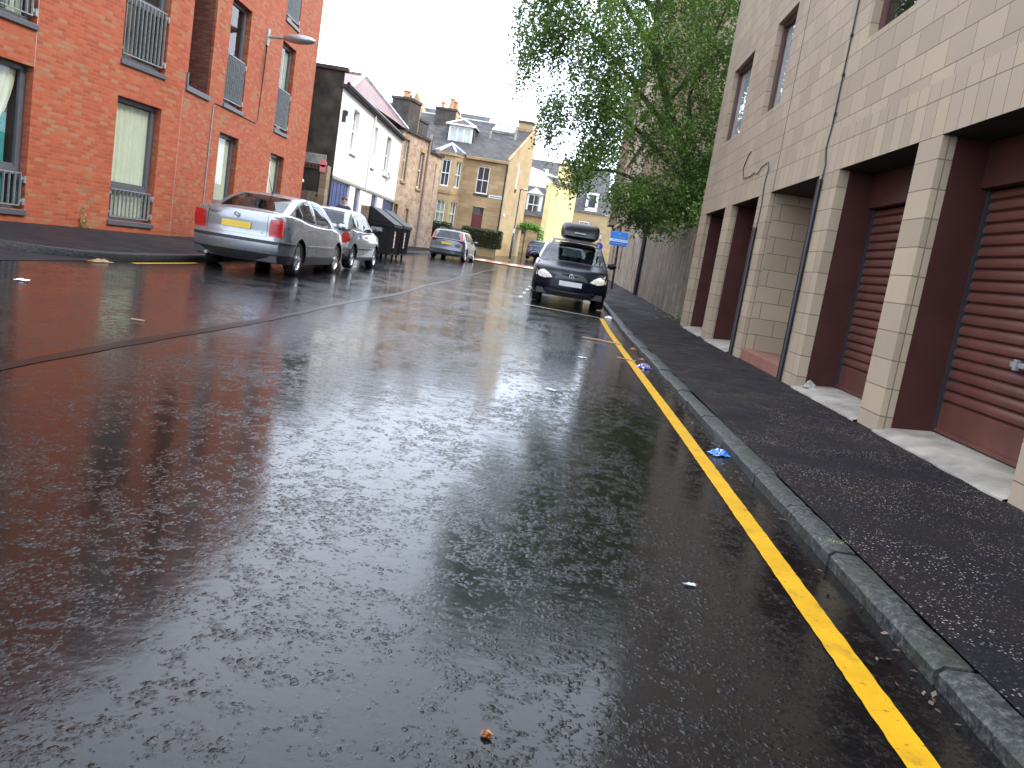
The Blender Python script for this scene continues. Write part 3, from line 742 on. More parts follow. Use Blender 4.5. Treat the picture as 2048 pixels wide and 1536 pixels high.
def make_white_house():
    d = (WE-WC); L = d.length; rz = math.atan2(d.y, d.x)
    B = empty('white_house', (WC.x, WC.y, 0.), rz); tag(B, 'white rendered two storey house with blue ground floor panels and red tiled roof', 'house')
    H = [(2.35,3.45,4.2,5.88,.22),(6.9,7.75,4.1,5.85,.22),(10.35,11.55,4.08,5.9,.22)]
    mb = MB(); mb.wall(0, L, 2.87, 6.33, H); mb.wall(3.3,4.4,0,2.87); mb.wall(5.5,8.28,0,2.87); mb.wall(9.62,11.42,0,2.87)
    for x in (3.3,4.4,5.5,8.28,9.62,11.42): mb.poly([(x,0,0),(x,.22,0),(x,.22,2.87),(x,0,2.87)])
    mb.poly([(L,0,0),(L,8,0),(L,8,6.33),(L,0,6.33)])
    mb.build('wall', M['white'], B)
    MB().box(0, L, -.035, .0, 2.86, 2.97).build('band', M['palec'], B, bevel=.01)
    mb = MB(); mb.poly([(0,0,2.97),(0,0,6.85),(0,11,6.85),(0,11,2.97)][::-1]); mb.poly([(0,.0,0),(0,0,2.97),(0,11,2.97),(0,11,0)]); mb.build('gable', M['harl'], B)
    MB().box(-.1,.22,-.12,11,6.85,7.0).build('coping', M['tar'], B, bevel=.02)
    for a, b in ((.06,3.3),(4.4,5.5),(8.28,9.62),(11.42,L)):
        p = MB().box(a, b, .1, .16, .05, 2.86).build('blue_panel', M['blue'], B)
        mb = MB(); n = max(2, int((b-a)/.55))
        for i in range(1, n): x = a+(b-a)*i/n; mb.box(x-.01,x+.01,.085,.1,.1,2.8)
        mb.build('batten', M['blue'], p)
    MB().box(4.55,5.35,.085,.1,2.3,2.8).build('fanlight', M['darkglass'], B)
    for h in H:
        sash(B, h[0], h[2], h[1]-h[0], h[3]-h[2], .13, True, cur='curtain' if h[0] < 8 else None)
        sill(B, h[0], h[2], h[1]-h[0], 'white')
    # eaves, gutter, hipped tile roof
    MB().box(-.05, L+.05, -.16, .05, 6.27, 6.40).build('eaves', M['tar'], B, bevel=.01)
    gutter(B, [(-.05,-.2,6.42),(L+.05,-.2,6.38)], .07)
    MB().tube([(6.46,-.1,6.4),(6.46,-.07,6.2),(6.44,-.05,2.9)], .045, 8).build('downpipe', M['whitepaint'], B, smooth=60)
    ap = (10.8, 1.66, 8.67); bk = (10.8, 9, 8.67); a = (.8,-.05,6.37); b = (15.2,-.1,6.95); a2 = (.8,9,6.37); b2 = (15.2,9,6.95)
    mb = MB(); mb.poly([a,b,ap]); mb.poly([b,b2,bk,ap]); mb.poly([a2,a,ap,bk]); mb.build('roof', M['redtile'], B)
    mb = MB(); mb.poly([(0,-.1,6.41),(2.3,-.1,6.41),(2.3,9,6.6),(0,9,6.6)]); mb.build('flat_roof', M['tar'], B)
    MB().tube([a, ap], .10, 6).build('hip_flashing', M['lead'], B, smooth=60); MB().tube([ap, b], .15, 6).build('hip_flashing', M['lead'], B, smooth=60)
    MB().tube([ap, bk], .12, 6).build('ridge', M['redtile'], B, smooth=60)
    lb = MB(); lb.box(.35,.5,-.14,-.0,5.05,5.5); lb.box(.38,.46,-.2,-.14,5.3,5.48); lb.build('wall_light', M['blackplastic'], B, bevel=.01)
    MB().tube([(11.8,-.03,4.2),(11.75,-.1,3.95),(11.3,-.1,3.85)], .03, 6).build('bracket', M['blackplastic'], B, smooth=60)

    # boarded gate filling the gap beside the flats
    G = empty('timber_gate', (-10.35, 32.55, .2), 0); tag(G, 'weathered timber plank gate in the gap beside the white house', 'gate')
    mb = MB(); x = 0.; rn = random.Random(5)
    while x < .95:
        w = .14; mb.box(x, x+w-.012, rn.uniform(-.01,.01), .03, 0, 1.98-.16*x+rn.uniform(-.02,.02)); x += w
    mb.build('planks', M['timber'], G)
    MB().box(0, .95, .035, .07, 1.9, 2.02).build('rail', M['timber'], G)
    MB().lathe([(.07,0),(.07,.05),(.05,.1),(.005,.115)], 14, Matrix.Translation((.16,-.06,2.3))).build('lamp_globe', M['whitepaint'], G, smooth=60)
    W = empty('gateway_wall', (-10.35, 32.7, 0.), 0); tag(W, 'dark stone gateway with pale lintel board and barbed top above the timber gate', 'wall')
    MB().box(-.5, .92, .1, .2, 2.25, 3.08).build('opening_shade', M['tar'], W)  # dark sheet standing in for the shaded opening over the gate
    MB().box(.80, 1.06, -.18, .3, 0, 3.25).build('pier', M['tenement'], W, bevel=.01)
    MB().box(-.5, .9, .02, .08, 3.26, 3.64).build('lintel_board', M['palec'], W, bevel=.01)
    mb = MB(); mb.box(-.5,.85,.0,.03,3.2,3.225); mb.box(-.5,.85,.0,.03,3.09,3.115)
    for i in range(9): xx = -.45+i*.145; mb.box(xx, xx+.02, .0, .03, 3.115, 3.2)
    mb.build('barbed_rail', plain('rusty_iron', (.22,.09,.04), .8), W)
    P = MB(); P.lathe([(.0,0),(.14,.0),(.14,.02),(.0,.02)], 20, Matrix.Translation((0,0,.12)) @ Matrix.Rotation(R(90),4,'X')); P.box(-.11,.11,-.02,.0,-.2,.06)
    P = P.build('notice_plate', M['pink'], None, loc=(-9.46,32.48,3.18)); tag(P, 'small pink notice plate fixed beside the timber gate', 'sign')

def make_stone_house():
    d = (SE-WE); L = d.length; rz = math.atan2(d.y, d.x)
    B = empty('stone_house', (WE.x, WE.y, 0.), rz); tag(B, 'pink rubble stone house with dark chimney stacks between the white house and the villa', 'house')
    H = [(.5,1.02,4.17,6.45,.25),(2.74,3.36,4.02,6.1,.25),(.05,.56,.3,2.82,.25),(1.74,2.12,1.5,2.72,.25)]
    mb = MB(); mb.wall(0, 3.85, 0, 6.85, H); mb.wall(3.85, L, 0, 6.28, [(5.3,5.48,3.8,5.78,.1)], y=.002)
    mb.poly([(L,0,0),(L,8,0),(L,8,6.28),(L,0,6.28)]); mb.poly([(0,0,6.3),(0,0,6.85),(0,8,6.85),(0,8,6.3)][::-1])
    mb.build('wall', M['rubble'], B)
    for h in H:
        x0, x1, z0, z1 = h[:4]
        mb = MB(); mb.box(x0-.13,x0,-.012,.1,z0,z1); mb.box(x1,x1+.13,-.012,.1,z0,z1); mb.box(x0-.13,x1+.13,-.014,.1,z1,z1+.22)
        mb.build('surround', M['ashlar'], B)
        if z0 > 1: sash(B, x0, z0, x1-x0, z1-z0, .12, False); sill(B, x0, z0, x1-x0, 'ashlar')
        else: MB().box(x0, x1, .16, .2, z0, z1).build('door', M['timber'], B)
    MB().box(-.05,3.95,-.14,.05,6.85,6.97).build('eaves', M['tar'], B, bevel=.01); MB().box(3.95,L+.1,-.14,.05,6.28,6.4).build('eaves', M['tar'], B, bevel=.01)
    MB().tube([(3.8,-.08,7.3),(3.78,-.08,.4)], .075, 10).build('downpipe', M['pinkpipe'], B, smooth=60)
    mb = MB(); mb.poly([(-.05,-.15,6.97),(3.95,-.15,6.97),(3.95,4,7.3),(-.05,4,7.3)]); mb.poly([(3.95,-.15,6.4),(L+.1,-.15,6.4),(L+.1,4,6.8),(3.95,4,6.8)])
    mb.poly([(3.95,-.15,6.4),(3.95,-.15,6.97),(3.95,4,7.3),(3.95,4,6.8)]); mb.build('roof', M['slate'], B)
    chimney(B, .72, 2.2, .15, 1.25, 6.4, 8.75, 'tar', [(1.1,.6,1.),(1.55,.7,.7)], pr=.22)
    chimney(B, 4.1, 5.4, .9, 1.95, 6.4, 8.2, 'tar', [(4.5,1.4,.8),(4.9,1.5,.7)], pr=.18)
    MB().box(2.2,2.26,.15,1.25,6.4,8.55).build('chimney_side', M['ashlar_light'], B)

def make_villa():
    B = empty('sandstone_villa', (0, 62., 0.), 0.); tag(B, 'yellow sandstone villa with slate roof, white dormer and maroon front door', 'house')
    Z0, ZE = .3, 7.35
    X0, X1 = -10.4, -4.78
    Hw = (-6.92,-6.03,4.97,6.9,.18); Hd = (-6.86,-6.08,.9,4.02,.25)
    mb = MB(); mb.wall(X0, X1, Z0, ZE, [Hw, Hd]); mb.build('wall', M['ashlar'], B)
    # gable turned towards the street
    g0, g1 = Vector((X1,.004)), Vector((-3.42,5.0)); 
    mb = MB(); mb.poly([(g0.x,g0.y,Z0),(g1.x,g1.y,Z0),(g1.x,g1.y,10.6),(g0.x,g0.y,ZE+.12)]); mb.poly([(g1.x,g1.y,Z0),(g1.x-5,g1.y+1,Z0),(g1.x-5,g1.y+1,10.6),(g1.x,g1.y,10.6)]); mb.build('gable', M['ashlar_light'], B)
    MB().tube([(g0.x-.1,g0.y-.02,ZE+.2),(g1.x-.1,g1.y,10.68)], .14, 4).build('skew', M['ashlar'], B)
    MB().box(X1-.16,X1-.02,-.1,.12,6.7,7.2).build('hopper', M['blackpipe'], B); MB().tube([(X1-.09,-.05,6.7),(X1-.09,-.05,.8)], .05, 8).build('downpipe', M['blackpipe'], B, smooth=60)
    # roof
    mb = MB(); mb.poly([(X0-2,-.2,ZE+.1),(X1,-.2,ZE+.1),(g1.x-.3,g1.y,10.62),(X0-2,5.,10.62)]); mb.poly([(X0-2,5,10.62),(g1.x-.3,5,10.62),(g1.x-.3,10,7.3),(X0-2,10,7.3)]); mb.build('roof', M['slate'], B)
    MB().tube([(X0-2,5,10.66),(g1.x-.3,5,10.66)], .09, 6).build('ridge', M['lead'], B)
    MB().box(-7.85,X1,-.26,.02,ZE-.08,ZE+.12).build('cornice', M['ashlar'], B, bevel=.02)
    sash(B, Hw[0], Hw[2], Hw[1]-Hw[0], Hw[3]-Hw[2], .08, True); sill(B, Hw[0], Hw[2], Hw[1]-Hw[0], 'tar')
    MB().box(-6.87-.18,-6.08+.18,-.03,.02,4.02,4.28).build('lintel', M['ashlar_light'], B)
    D = MB().box(-6.86,-6.08,.14,.19,.9,3.46).build('door', M['doorred'], B, bevel=.01)
    mb = MB(); 
    for x0_, x1_ in ((-6.78,-6.50),(-6.44,-6.16)):
        for z0_, z1_ in ((1.1,1.9),(2.1,3.3)): mb.box(x0_,x1_,.13,.139,z0_,z1_)
    mb.build('door_panel', M['doorred'], D, bevel=.008)
    MB().box(-6.86,-6.08,.15,.18,3.5,4.02).build('fanlight', M['darkglass'], B); MB().box(-6.86,-6.08,.135,.19,3.46,3.52).build('transom', M['doorred'], B)
    # two storey canted bay
    bx0, bx1, bd, c = -10.25, -7.88, 1.0, .62
    foot = [(bx0,0),(bx0+c,-bd),(bx1-c,-bd),(bx1,0)]
    segs = list(zip(foot, foot[1:]))
    bay = B
    for (p, q), wins in zip(segs, ([], [(.16,.66)], [(.22,.86)])):
        a = Vector(p); b = Vector(q); L = (b-a).length; ang = math.atan2(b.y-a.y, b.x-a.x)
        hs = []
        if wins:
            k = (L-.62)/2 if wins[0][0] == .16 else .3
            k = .25; hs = [(k, L-k, 2.4, 4.05, .15), (k, L-k, 5.05, 6.9, .15)]
        mb = MB(); mb.wall(0, L, Z0, ZE, hs); mb.build('bay_wall', M['ashlar_light'], B, loc=(a.x,a.y,0), rotz=ang)
        for h in hs:
            W = sash(B, h[0], h[2], h[1]-h[0], h[3]-h[2], .07, True, cur='curtain' if (h[2] < 3 or p[0] > -9) else None); ca, sa = math.cos(ang), math.sin(ang); W.location = (a.x+h[0]*ca-.07*sa, a.y+h[0]*sa+.07*ca, h[2]); W.rotation_euler = (0,0,ang)
    MB().prism([(x,y*1.0-.08 if y else 0,4.55) for x, y in foot], (0,0,.22)).build('bay_cornice', M['ashlar'], bay); MB().prism([(x,y*1.06-.1 if y else 0,ZE-.15) for x, y in foot], (0,0,.2)).build('bay_cornice', M['ashlar'], bay)
    apx = (-9.05, .35, 8.15); rf = [(bx0-.08,.05,ZE+.06),(bx0+c-.05,-bd-.12,ZE+.06),(bx1-c+.05,-bd-.12,ZE+.06),(bx1+.08,.05,ZE+.06)]
    mb = MB()
    for p, q in zip(rf, rf[1:]): mb.poly([p, q, apx])
    mb.build('bay_roof', M['slate'], bay)
    for p in rf: MB().tube([p, apx], .11, 5).build('hip_flashing', M['lead'], bay, smooth=60)
    # dormer
    Dm = empty('dormer', (0,0,0), 0, B)
    dx0, dx1, dy, dz0, dz1 = -9.62, -7.86, 1.55, 8.42, 9.62
    mb = MB(); mb.box(dx0-.1,dx1+.1,dy+.05,dy+3.4,dz0-.4,dz1); mb.build('cheek', M['slate'], Dm)
    mb = MB(); mb.box(dx0,dx0+.16,dy,dy+.12,dz0,dz1); mb.box(dx1-.16,dx1,dy,dy+.12,dz0,dz1); mb.box(dx0,dx1,dy-.01,dy+.12,dz1-.14,dz1+.05); mb.box(dx0-.12,dx1+.12,dy-.06,dy+.12,dz0-.12,dz0)
    for k in (1,2): x = dx0+.16+(dx1-dx0-.32)*k/3; mb.box(x-.05,x+.05,dy+.01,dy+.1,dz0,dz1-.14)
    mb.build('frame', M['whitepaint'], Dm, bevel=.01)
    MB().box(dx0+.1,dx1-.1,dy+.025,dy+.04,dz0,dz1-.1).build('pane', plain('glass_reflection', (.42,.48,.45), .05, var=.25, nscale=1.5), Dm)  # pale greenish reflection put into the pane's own colour
    e = .22; ap2 = ((dx0+dx1)/2, dy+.9, 10.25); r4 = [(dx0-e,dy-e,dz1+.04),(dx1+e,dy-e,dz1+.04),(dx1+e,dy+3.2,dz1+.1),(dx0-e,dy+3.2,dz1+.1)]; bk2 = ((dx0+dx1)/2, dy+3.2, 10.25)
    mb = MB(); mb.poly([r4[0],r4[1],ap2]); mb.poly([r4[1],r4[2],bk2,ap2]); mb.poly([r4[3],r4[0],ap2,bk2]); mb.build('dormer_roof', M['slate'], Dm)
    mb = MB()
    for p in r4[:2]: mb.tube([p, ap2], .08, 5)
    mb.tube([r4[0], r4[1]], .06, 5); mb.tube([r4[1], r4[2]], .06, 5); mb.build('hip_flashing', M['whitepaint'], Dm, smooth=60)
    # skylight, vents
    sl = lambda y: ZE+.1+(10.62-ZE-.1)*(y+.2)/5.2
    mb = MB(); mb.prism([(-6.75,3.7,sl(3.7)+.02),(-5.1,3.7,sl(3.7)+.02),(-4.95,4.6,sl(4.6)+.02),(-6.55,4.6,sl(4.6)+.02)], (0,-.1,.16)); mb.build('skylight', plain('old_skylight', (.45,.46,.42), .3, var=.3, nscale=4), B)
    for x, y, h in ((-6.7,2.8,.5),(-4.85,3.1,.9)): MB().tube([(x,y,sl(y)-.1),(x,y,sl(y)+h)], .09, 10).build('vent_pipe', M['palec'], B, smooth=60)
    chimney(B, -4.85, -3.75, 4.6, 5.6, 9.6, 11.15, 'ashlar', [])
    c = chimney(B, -11.1, -9.55, 3.5, 5.1, 8.0, 11.05, 'tar', [(-10.7,4.1,.8),(-10.1,4.3,1.4),(-9.8,4.6,1.2)], pr=.17, ph=.6)
    MB().box(-9.55,-9.49,3.5,5.1,8.0,10.85).build('chimney_side', M['ashlar_light'], c)
    # blind slit window on the gable
    gd = (g1-g0).normalized(); p = g0+gd*2.2
    MB().box(-.09,.09,-.03,.05,5.85,7.7).build('slit_window', M['whitepaint'], B, loc=(p.x,p.y,0), rotz=math.atan2(gd.y,gd.x))
    MB().box(-.13,.13,-.06,.05,5.6,5.84).build('slit_sill', M['tar'], B, loc=(p.x,p.y,0), rotz=math.atan2(gd.y,gd.x))
    # plates
    pl = MB().box(-5.86,-4.86,-.03,-.004,4.80,5.0).build('street_name_plate', M['whitepaint'], None, loc=(0,62,0)); tag(pl, 'long white street name plate on the sandstone villa below its upper window', 'sign')
    mb = MB(); rn = random.Random(2)
    x = -5.78
    while x < -4.96: w = rn.uniform(.035,.06); mb.box(x,x+w,-.034,-.0305,4.86,4.94); x += w+.02
    mb.build('lettering', M['blackplastic'], pl)
    p2 = g0+gd*.55
    pl = MB().box(-.18,.18,-.03,-.006,3.7,3.86).build('name_plate', M['whitepaint'], None, loc=(p2.x,62+p2.y,0), rotz=math.atan2(gd.y,gd.x)); tag(pl, 'short white plate low on the sunlit villa gable beside the lamp post', 'sign')
    # garden wall and hedges
    W = MB().box(-7.2,-4.6,-.15,.15,0,.72).build('garden_wall', M['ashlar_light'], None, loc=(0,58.6,.58), bevel=.02); tag(W, 'low cream garden wall under the clipped hedge in front of the villa', 'wall')
    hedge('clipped_hedge', (-5.62,58.75,1.28), (1.33,.55,1.17), 2600, 'clipped dark hedge above the low garden wall in front of the maroon door')
    hedge('clipped_hedge', (-8.7,59.6,1.4), (.8,.5,1.1), 1300, 'smaller dark hedge below the bay window of the villa')
    W2 = MB().box(-9.8,-7.6,-.15,.15,0,.9).build('garden_wall', M['ashlar_light'], None, loc=(0,59.,.5), bevel=.02); tag(W2, 'short garden wall behind the grey estate car, under the smaller hedge', 'wall')

def leaf_quads(C, size, rn, up=.35):
    """C: n x 3 centres -> verts, faces arrays of small folded leaf faces"""
    n = len(C); nrm = rn.normal(size=(n,3)); nrm[:,2] = np.abs(nrm[:,2])+up; nrm /= np.linalg.norm(nrm,axis=1,keepdims=True)
    t = rn.normal(size=(n,3)); t -= nrm*np.sum(t*nrm,axis=1,keepdims=True); t /= np.linalg.norm(t,axis=1,keepdims=True)
    b = np.cross(nrm, t); s = size*rn.uniform(.65,1.35,size=(n,1)); w = s*.62
    V = np.stack([C-t*s*.5, C+b*w*.5+nrm*s*.06, C+t*s*.55, C-b*w*.5+nrm*s*.06], axis=1).reshape(-1,3)
    F = np.arange(4*n).reshape(-1,4)
    return V, F
def quads_object(name, V, F, mat, parent, loc=None):
    me = bpy.data.meshes.new(name); n = len(F)
    me.vertices.add(len(V)); me.vertices.foreach_set('co', V.astype(np.float32).ravel())
    me.loops.add(4*n); me.loops.foreach_set('vertex_index', F.astype(np.int32).ravel())
    me.polygons.add(n); me.polygons.foreach_set('loop_start', np.arange(0,4*n,4,dtype=np.int32)); 
    me.update(calc_edges=True); me.validate(); me.materials.append(mat)
    o = bpy.data.objects.new(name, me); COL.objects.link(o)
    if parent: o.parent = parent
    if loc is not None: o.location = loc
    return o
def hedge(name, c, half, n, label):
    B = empty(name, c); tag(B, label, 'hedge')
    hx, hy, hz = half[0], half[1], half[2]
    MB().box(-hx+.1,hx-.1,-hy+.1,hy-.1,0,hz-.1).build('branches', plain('hedge_twigs', (.02,.018,.012), .9), B)
    U = RNG.uniform(-1,1,size=(n,3)); ax = RNG.integers(0,3,size=n); sg = np.where(RNG.random(n)<.5,-1.,1.)*RNG.uniform(.88,1.06,size=n)
    U[np.arange(n),ax] = sg; U[:,2] = np.clip(U[:,2],-1,1.08); P = U*np.array([hx,hy,hz/2])+np.array([0,0,hz/2])
    V, F = leaf_quads(P, .13, RNG); quads_object('foliage', V, F, M['hedge'], B)

def simple_house(name, label, boxes, roofs, wallmat, roofmat):
    B = empty(name, (0,0,0)); tag(B, label, 'house')
    for b in boxes: MB().box(*b).build('wall', M[wallmat], B)
    for r_ in roofs:
        mb = MB(); [mb.poly(p) for p in r_]; mb.build('roof', M[roofmat], B)
    return B
def make_far_houses():
    # house with a white dormer, right of the villa gable
    B = simple_house('dormer_cottage', 'brown stone cottage with a white dormer beside the sunlit villa gable', [(-4.6,-1.72,78.,84,.3,4.8)],
        [[[(-4.8,77.8,4.78),(-1.6,77.8,4.78),(-1.6,80.6,7.6),(-4.8,80.6,7.6)],[(-4.8,80.6,7.6),(-1.6,80.6,7.6),(-1.6,84,4.8),(-4.8,84,4.8)]]], 'ashlar', 'slate')
    D = empty('dormer', (0,0,0), 0, B)
    MB().box(-3.95,-2.55,78.3,80.4,4.95,6.75).build('cheek', M['whitepaint'], D)
    MB().box(-3.75,-2.85,78.24,78.3,5.1,6.6).build('pane', M['darkglass'], D)
    mb = MB(); mb.box(-3.33,-3.27,78.2,78.25,5.1,6.6); mb.box(-3.75,-2.85,78.2,78.25,5.75,5.83); mb.build('sash', M['whitepaint'], D)
    mb = MB(); mb.poly([(-4.05,78.1,6.75),(-2.45,78.1,6.75),(-3.25,78.1,7.35)]); mb.poly([(-4.05,78.1,6.75),(-3.25,78.1,7.35),(-3.25,80.6,7.35),(-4.05,80.4,6.75)]); mb.poly([(-3.25,78.1,7.35),(-2.45,78.1,6.75),(-2.45,80.4,6.75),(-3.25,80.6,7.35)]); mb.build('dormer_roof', M['whitepaint'], D)
    MB().box(-4.3,-3.55,77.95,78.05,3.1,3.6).build('shop_board', M['blackplastic'], B)
    R2 = simple_house('slate_house', 'long slate roofed house behind the dormer cottage', [(-7.,4,96.,104,1,9.2)],
        [[[(-7.2,95.6,9.2),(4.,95.6,9.2),(4,100,12.2),(-7.2,100,12.2)],[(-7.2,100,12.2),(4,100,12.2),(4,104,9.2),(-7.2,104,9.2)]]], 'ashlar', 'slate')
    MB().box(-3.6,-3.,97.2,97.6,10.4,11.).build('roof_window', M['whitepaint'], R2)
    G = simple_house('copper_roof_house', 'house with a pale green metal roof above the dormer cottage', [(-5.4,-.6,86.,92,1,7.)],
        [[[(-5.6,85.8,7.),(-.4,85.8,7.),(-.4,88.5,9.3),(-4.9,88.5,10.2)]]], 'rubble', 'verdigris')
    Y = simple_house('yellow_house', 'bright yellow rendered gable house seen under the tree', [(0,2.7,0,.8,.9,7.6)],
        [[[(-.15,-.2,7.55),(2.85,-.2,7.55),(2.85,1,8.2),(-.15,1,8.2)]]], 'cream', 'slate')
    Y.location = (-1.72, 74.2, 0); Y.rotation_euler = (0, 0, R(38))
    chimney(Y, .9,1.9,.1,.75,7.6,9.4,'cream',[(1.15,.6,1.),(1.6,.6,1.)],pr=.14)
    C = simple_house('cream_cottage', 'cream cottage with a white dormer behind the black roof box', [(.3,5.6,86.,92,1,6.3)],
        [[[(.2,85.8,6.3),(5.7,85.8,6.3),(5.7,89,8.4),(.2,89,9.)]]], 'ashlar_light', 'slate')
    sash(C, 1.15, 3.2, 1.0, 2.2, 85.93, True, cur='curtain')
    D = empty('dormer', (0,0,0), 0, C); MB().box(1.5,2.7,86.1,88,6.5,8.3).build('cheek', M['whitepaint'], D); MB().box(1.75,2.45,86.05,86.1,6.9,8.1).build('pane', M['darkglass'], D)
    # tall tenement backs far behind the stone house
    T = simple_house('far_tenement', 'distant tenement with pointed gables behind the stone house chimneys', [(-22.,-9.5,84.,92,2,11.8)],
        [[[(-22.2,83.7,11.8),(-9.3,83.7,11.8),(-9.3,88,14.2),(-22.2,88,14.2)]]], 'ashlar_light', 'slate')
    for x in (-16.2,-12.6):
        MB().prism([(x-1.3,83.6,11.8),(x+1.3,83.6,11.8),(x,83.6,14.9)],(0,3.2,0)).build('gable', M['ashlar'], T)
    mb = MB(); mb.prism([(-13.3,83.5,12.2),(-11.2,83.5,12.2),(-11.4,85.6,13.3),(-13.,85.6,13.3)],(0,-.05,.14)); mb.build('skylight', plain('bright_skylight', (.5,.55,.6), .15), T)
def make_right_far():
    # boundary wall, boarded stretch and tenement on the right beyond the garages
    W = empty('boundary_wall', (2.95, 18.5, 0), PI/2); tag(W, 'dark stained stone boundary wall below the tree, beyond the garages', 'wall')
    rows = []; rn = random.Random(9)
    mb = MB(); n = 26
    for i in range(n+1):
        x = 13.2*i/n; t = 2.36 + .12*x/13.2 + rn.uniform(-.03,.03)
        j = lambda: rn.uniform(-.018,.018)
        rows.append([(x,j(),0.),(x,j(),.6),(x,j(),1.2),(x,j(),1.8),(x,-.01+j(),t-.12),(x,-.05+j(),t-.1),(x,-.05+j(),t),(x,-.42,t),(x,-.42,0)])
    mb.grid(rows); mb.poly(rows[0]); mb.poly(rows[-1][::-1])
    mb.build('wall', M['oldwall'], W)
    MB().tube([(13.05,.075,.1),(13.05,.075,3.15)],.075,10).build('downpipe', M['blackpipe'], W, smooth=60)
    MB().box(12.9,13.2,-.02,.14,3.05,3.3).build('hopper', M['blackpipe'], W)
    MB().box(.55,.78,.01,.03,.72,1.25).build('plaque', M['galv'], W)
    F = empty('board_fence', (2.95, 31.8, 0), PI/2); tag(F, 'pale vertical board fence with tall posts beside the pavement sign', 'fence')
    x = 0.; rn = random.Random(4)
    mb = MB()
    while x < 9.2:
        w = rn.uniform(.5,.75); h = rn.uniform(2.7,3.2)
        mb.box(x, x+w, -.06, 0, .12, h-.25)
        MB().box(x+w, x+w+.14, -.08, .05, .12, h+.1).build('fence_post', M['paleboard'], F, bevel=.01); x += w+.14
    mb.build('boards', M['paleboard'], F)
    T = empty('stone_tenement', (3.15, 31.9, 0), PI/2); tag(T, 'tall brown stone tenement standing behind the tree on the garage side', 'building')
    L = 26.4; TOP = 15.4
    H = []
    for k in range(3):
        for z in (4.2, 8.0, 11.6): H.append((9.6+k*4.4, 10.8+k*4.4, z, z+2.1, .2))
        if k > 0: H.append((9.6+k*4.4, 10.8+k*4.4, 1.2, 3.1, .2))
    mb = MB(); 
    # local y is towards -X here (street), so the face looks along +y: mirror the wall sheet
    mbw = MB(); mbw.wall(9.4, L, 0, TOP, H); mbw.v = [(x, -y, z) for x, y, z in mbw.v]; mbw.f = [f[::-1] for f in mbw.f]
    mbw.box(1.2, 9.4, -9, -2.2, 0, TOP-1.); mbw.poly([(9.4,0,0),(9.4,0,TOP),(9.4,-9,TOP),(9.4,-9,0)][::-1]); mbw.poly([(L,0,0),(L,-9,0),(L,-9,TOP),(L,0,TOP)]); mbw.poly([(9.4,0,TOP),(L,0,TOP),(L,-9,TOP),(9.4,-9,TOP)])
    mbw.build('wall', M['tenement'], T)
    for h in H: MB().box(h[0],h[1],-.24,-.2,h[2],h[3]).build('window', M['darkglass'], T)
    for z in (3.7, 7.4, 15.2): MB().box(9.35,L+.05,.0,.14,z,z+.22).build('string_course', M['tenement'], T, bevel=.02)
    # stepped corner turret at the far end
    mb = MB(); mb.box(23.6,26.3,.002,.5,3.9,11.2); mb.box(23.4,26.5,-.1,.75,11.2,11.6); mb.box(23.9,26.,-.1,.4,11.6,12.9); mb.build('turret', M['tenement'], T, bevel=.03)
    MB().tube([(21.6,.07,.2),(21.6,.07,TOP)],.06,8).build('downpipe', M['pinkpipe'], T, smooth=60)
    # pavement sign: blue board on a dark post
    Sg = empty('board_sign', (2.16, 34., zr(34)+.1)); tag(Sg, 'blue notice board with a white band on a dark post beside the pavement', 'sign')
    MB().tube([(0,0,0),(-.06,0,2.75)], .045, 12).build('post', M['blackpipe'], Sg, smooth=60)
    bd = MB().box(-.40,.29,-.06,-.035,1.70,2.24).build('board', M['signblue'], Sg, bevel=.008)
    MB().box(-.40,.29,-.065,-.0605,1.86,1.945).build('band', M['whitepaint'], bd)
    mb = MB(); rn = random.Random(8)
    x = -.27
    while x < .16: w = rn.uniform(.02,.04); mb.box(x,x+w,-.0635,-.0605,2.0,2.045+rn.uniform(-.008,.01)); x += w+.012
    x = -.27
    while x < .16: w = rn.uniform(.02,.04); mb.box(x,x+w,-.0635,-.0605,1.775,1.81); x += w+.014
    mb.box(-.09,-.02,-.0635,-.0605,2.12,2.19); mb.build('lettering', M['galv'], bd)
    x = -.33; mb = MB()
    while x < .22: w = rn.uniform(.02,.05); mb.box(x,x+w,-.0675,-.0655,1.885,1.92); x += w+.014
    mb.build('band_lettering', M['signblue'], bd)
    Rd = empty('round_sign', (1.80, 44., zr(44)+.1)); tag(Rd, 'round blue sign on a grey post behind the dark hatchback', 'sign')
    MB().tube([(0,0,0),(0,0,2.4)], .03, 10).build('post', M['galv'], Rd, smooth=60)
    MB().lathe([(0,0),(.19,0),(.19,.02),(0,.02)], 28, Matrix.Translation((0,-.04,1.72)) @ Matrix.Rotation(R(90),4,'X')).build('disc', M['discblue'], Rd, smooth=40)
    MB().box(-.06,.06,-.06,-.04,2.1,2.3).build('plate', M['whitepaint'], Rd, bevel=.006)
    # lamp post by the villa gable
    Lm = empty('lamp_post', (-3.47, 58.5, zr(58.5)+.1)); tag(Lm, 'slim dark lamp post with a short arm in front of the villa gable', 'lamp post')
    z0 = 1.0-(zr(58.5)+.1)
    MB().tube([(0,0,0),(0,0,1.6),(0,0,1.62),(0,0,4.72)], [.085,.085,.05,.04], 12).build('post', M['blackpipe'], Lm, smooth=60)
    MB().tube([(0,0,4.68),(.18,0,4.74)], .03, 8).build('arm', M['blackpipe'], Lm, smooth=60); MB().blob((.32,0,4.72),(.2,.09,.06),12,6).build('lantern', M['galv'], Lm, smooth=60)
    MB().box(-.07,.07,-.1,-.06,1.75,2.05).build('sticker', M['whitepaint'], Lm)
    # small pergola with a climbing plant
    Pg = empty('pergola', (-2.62, 66., zr(66)+.05)); tag(Pg, 'small timber pergola with a bright green climbing plant', 'pergola')
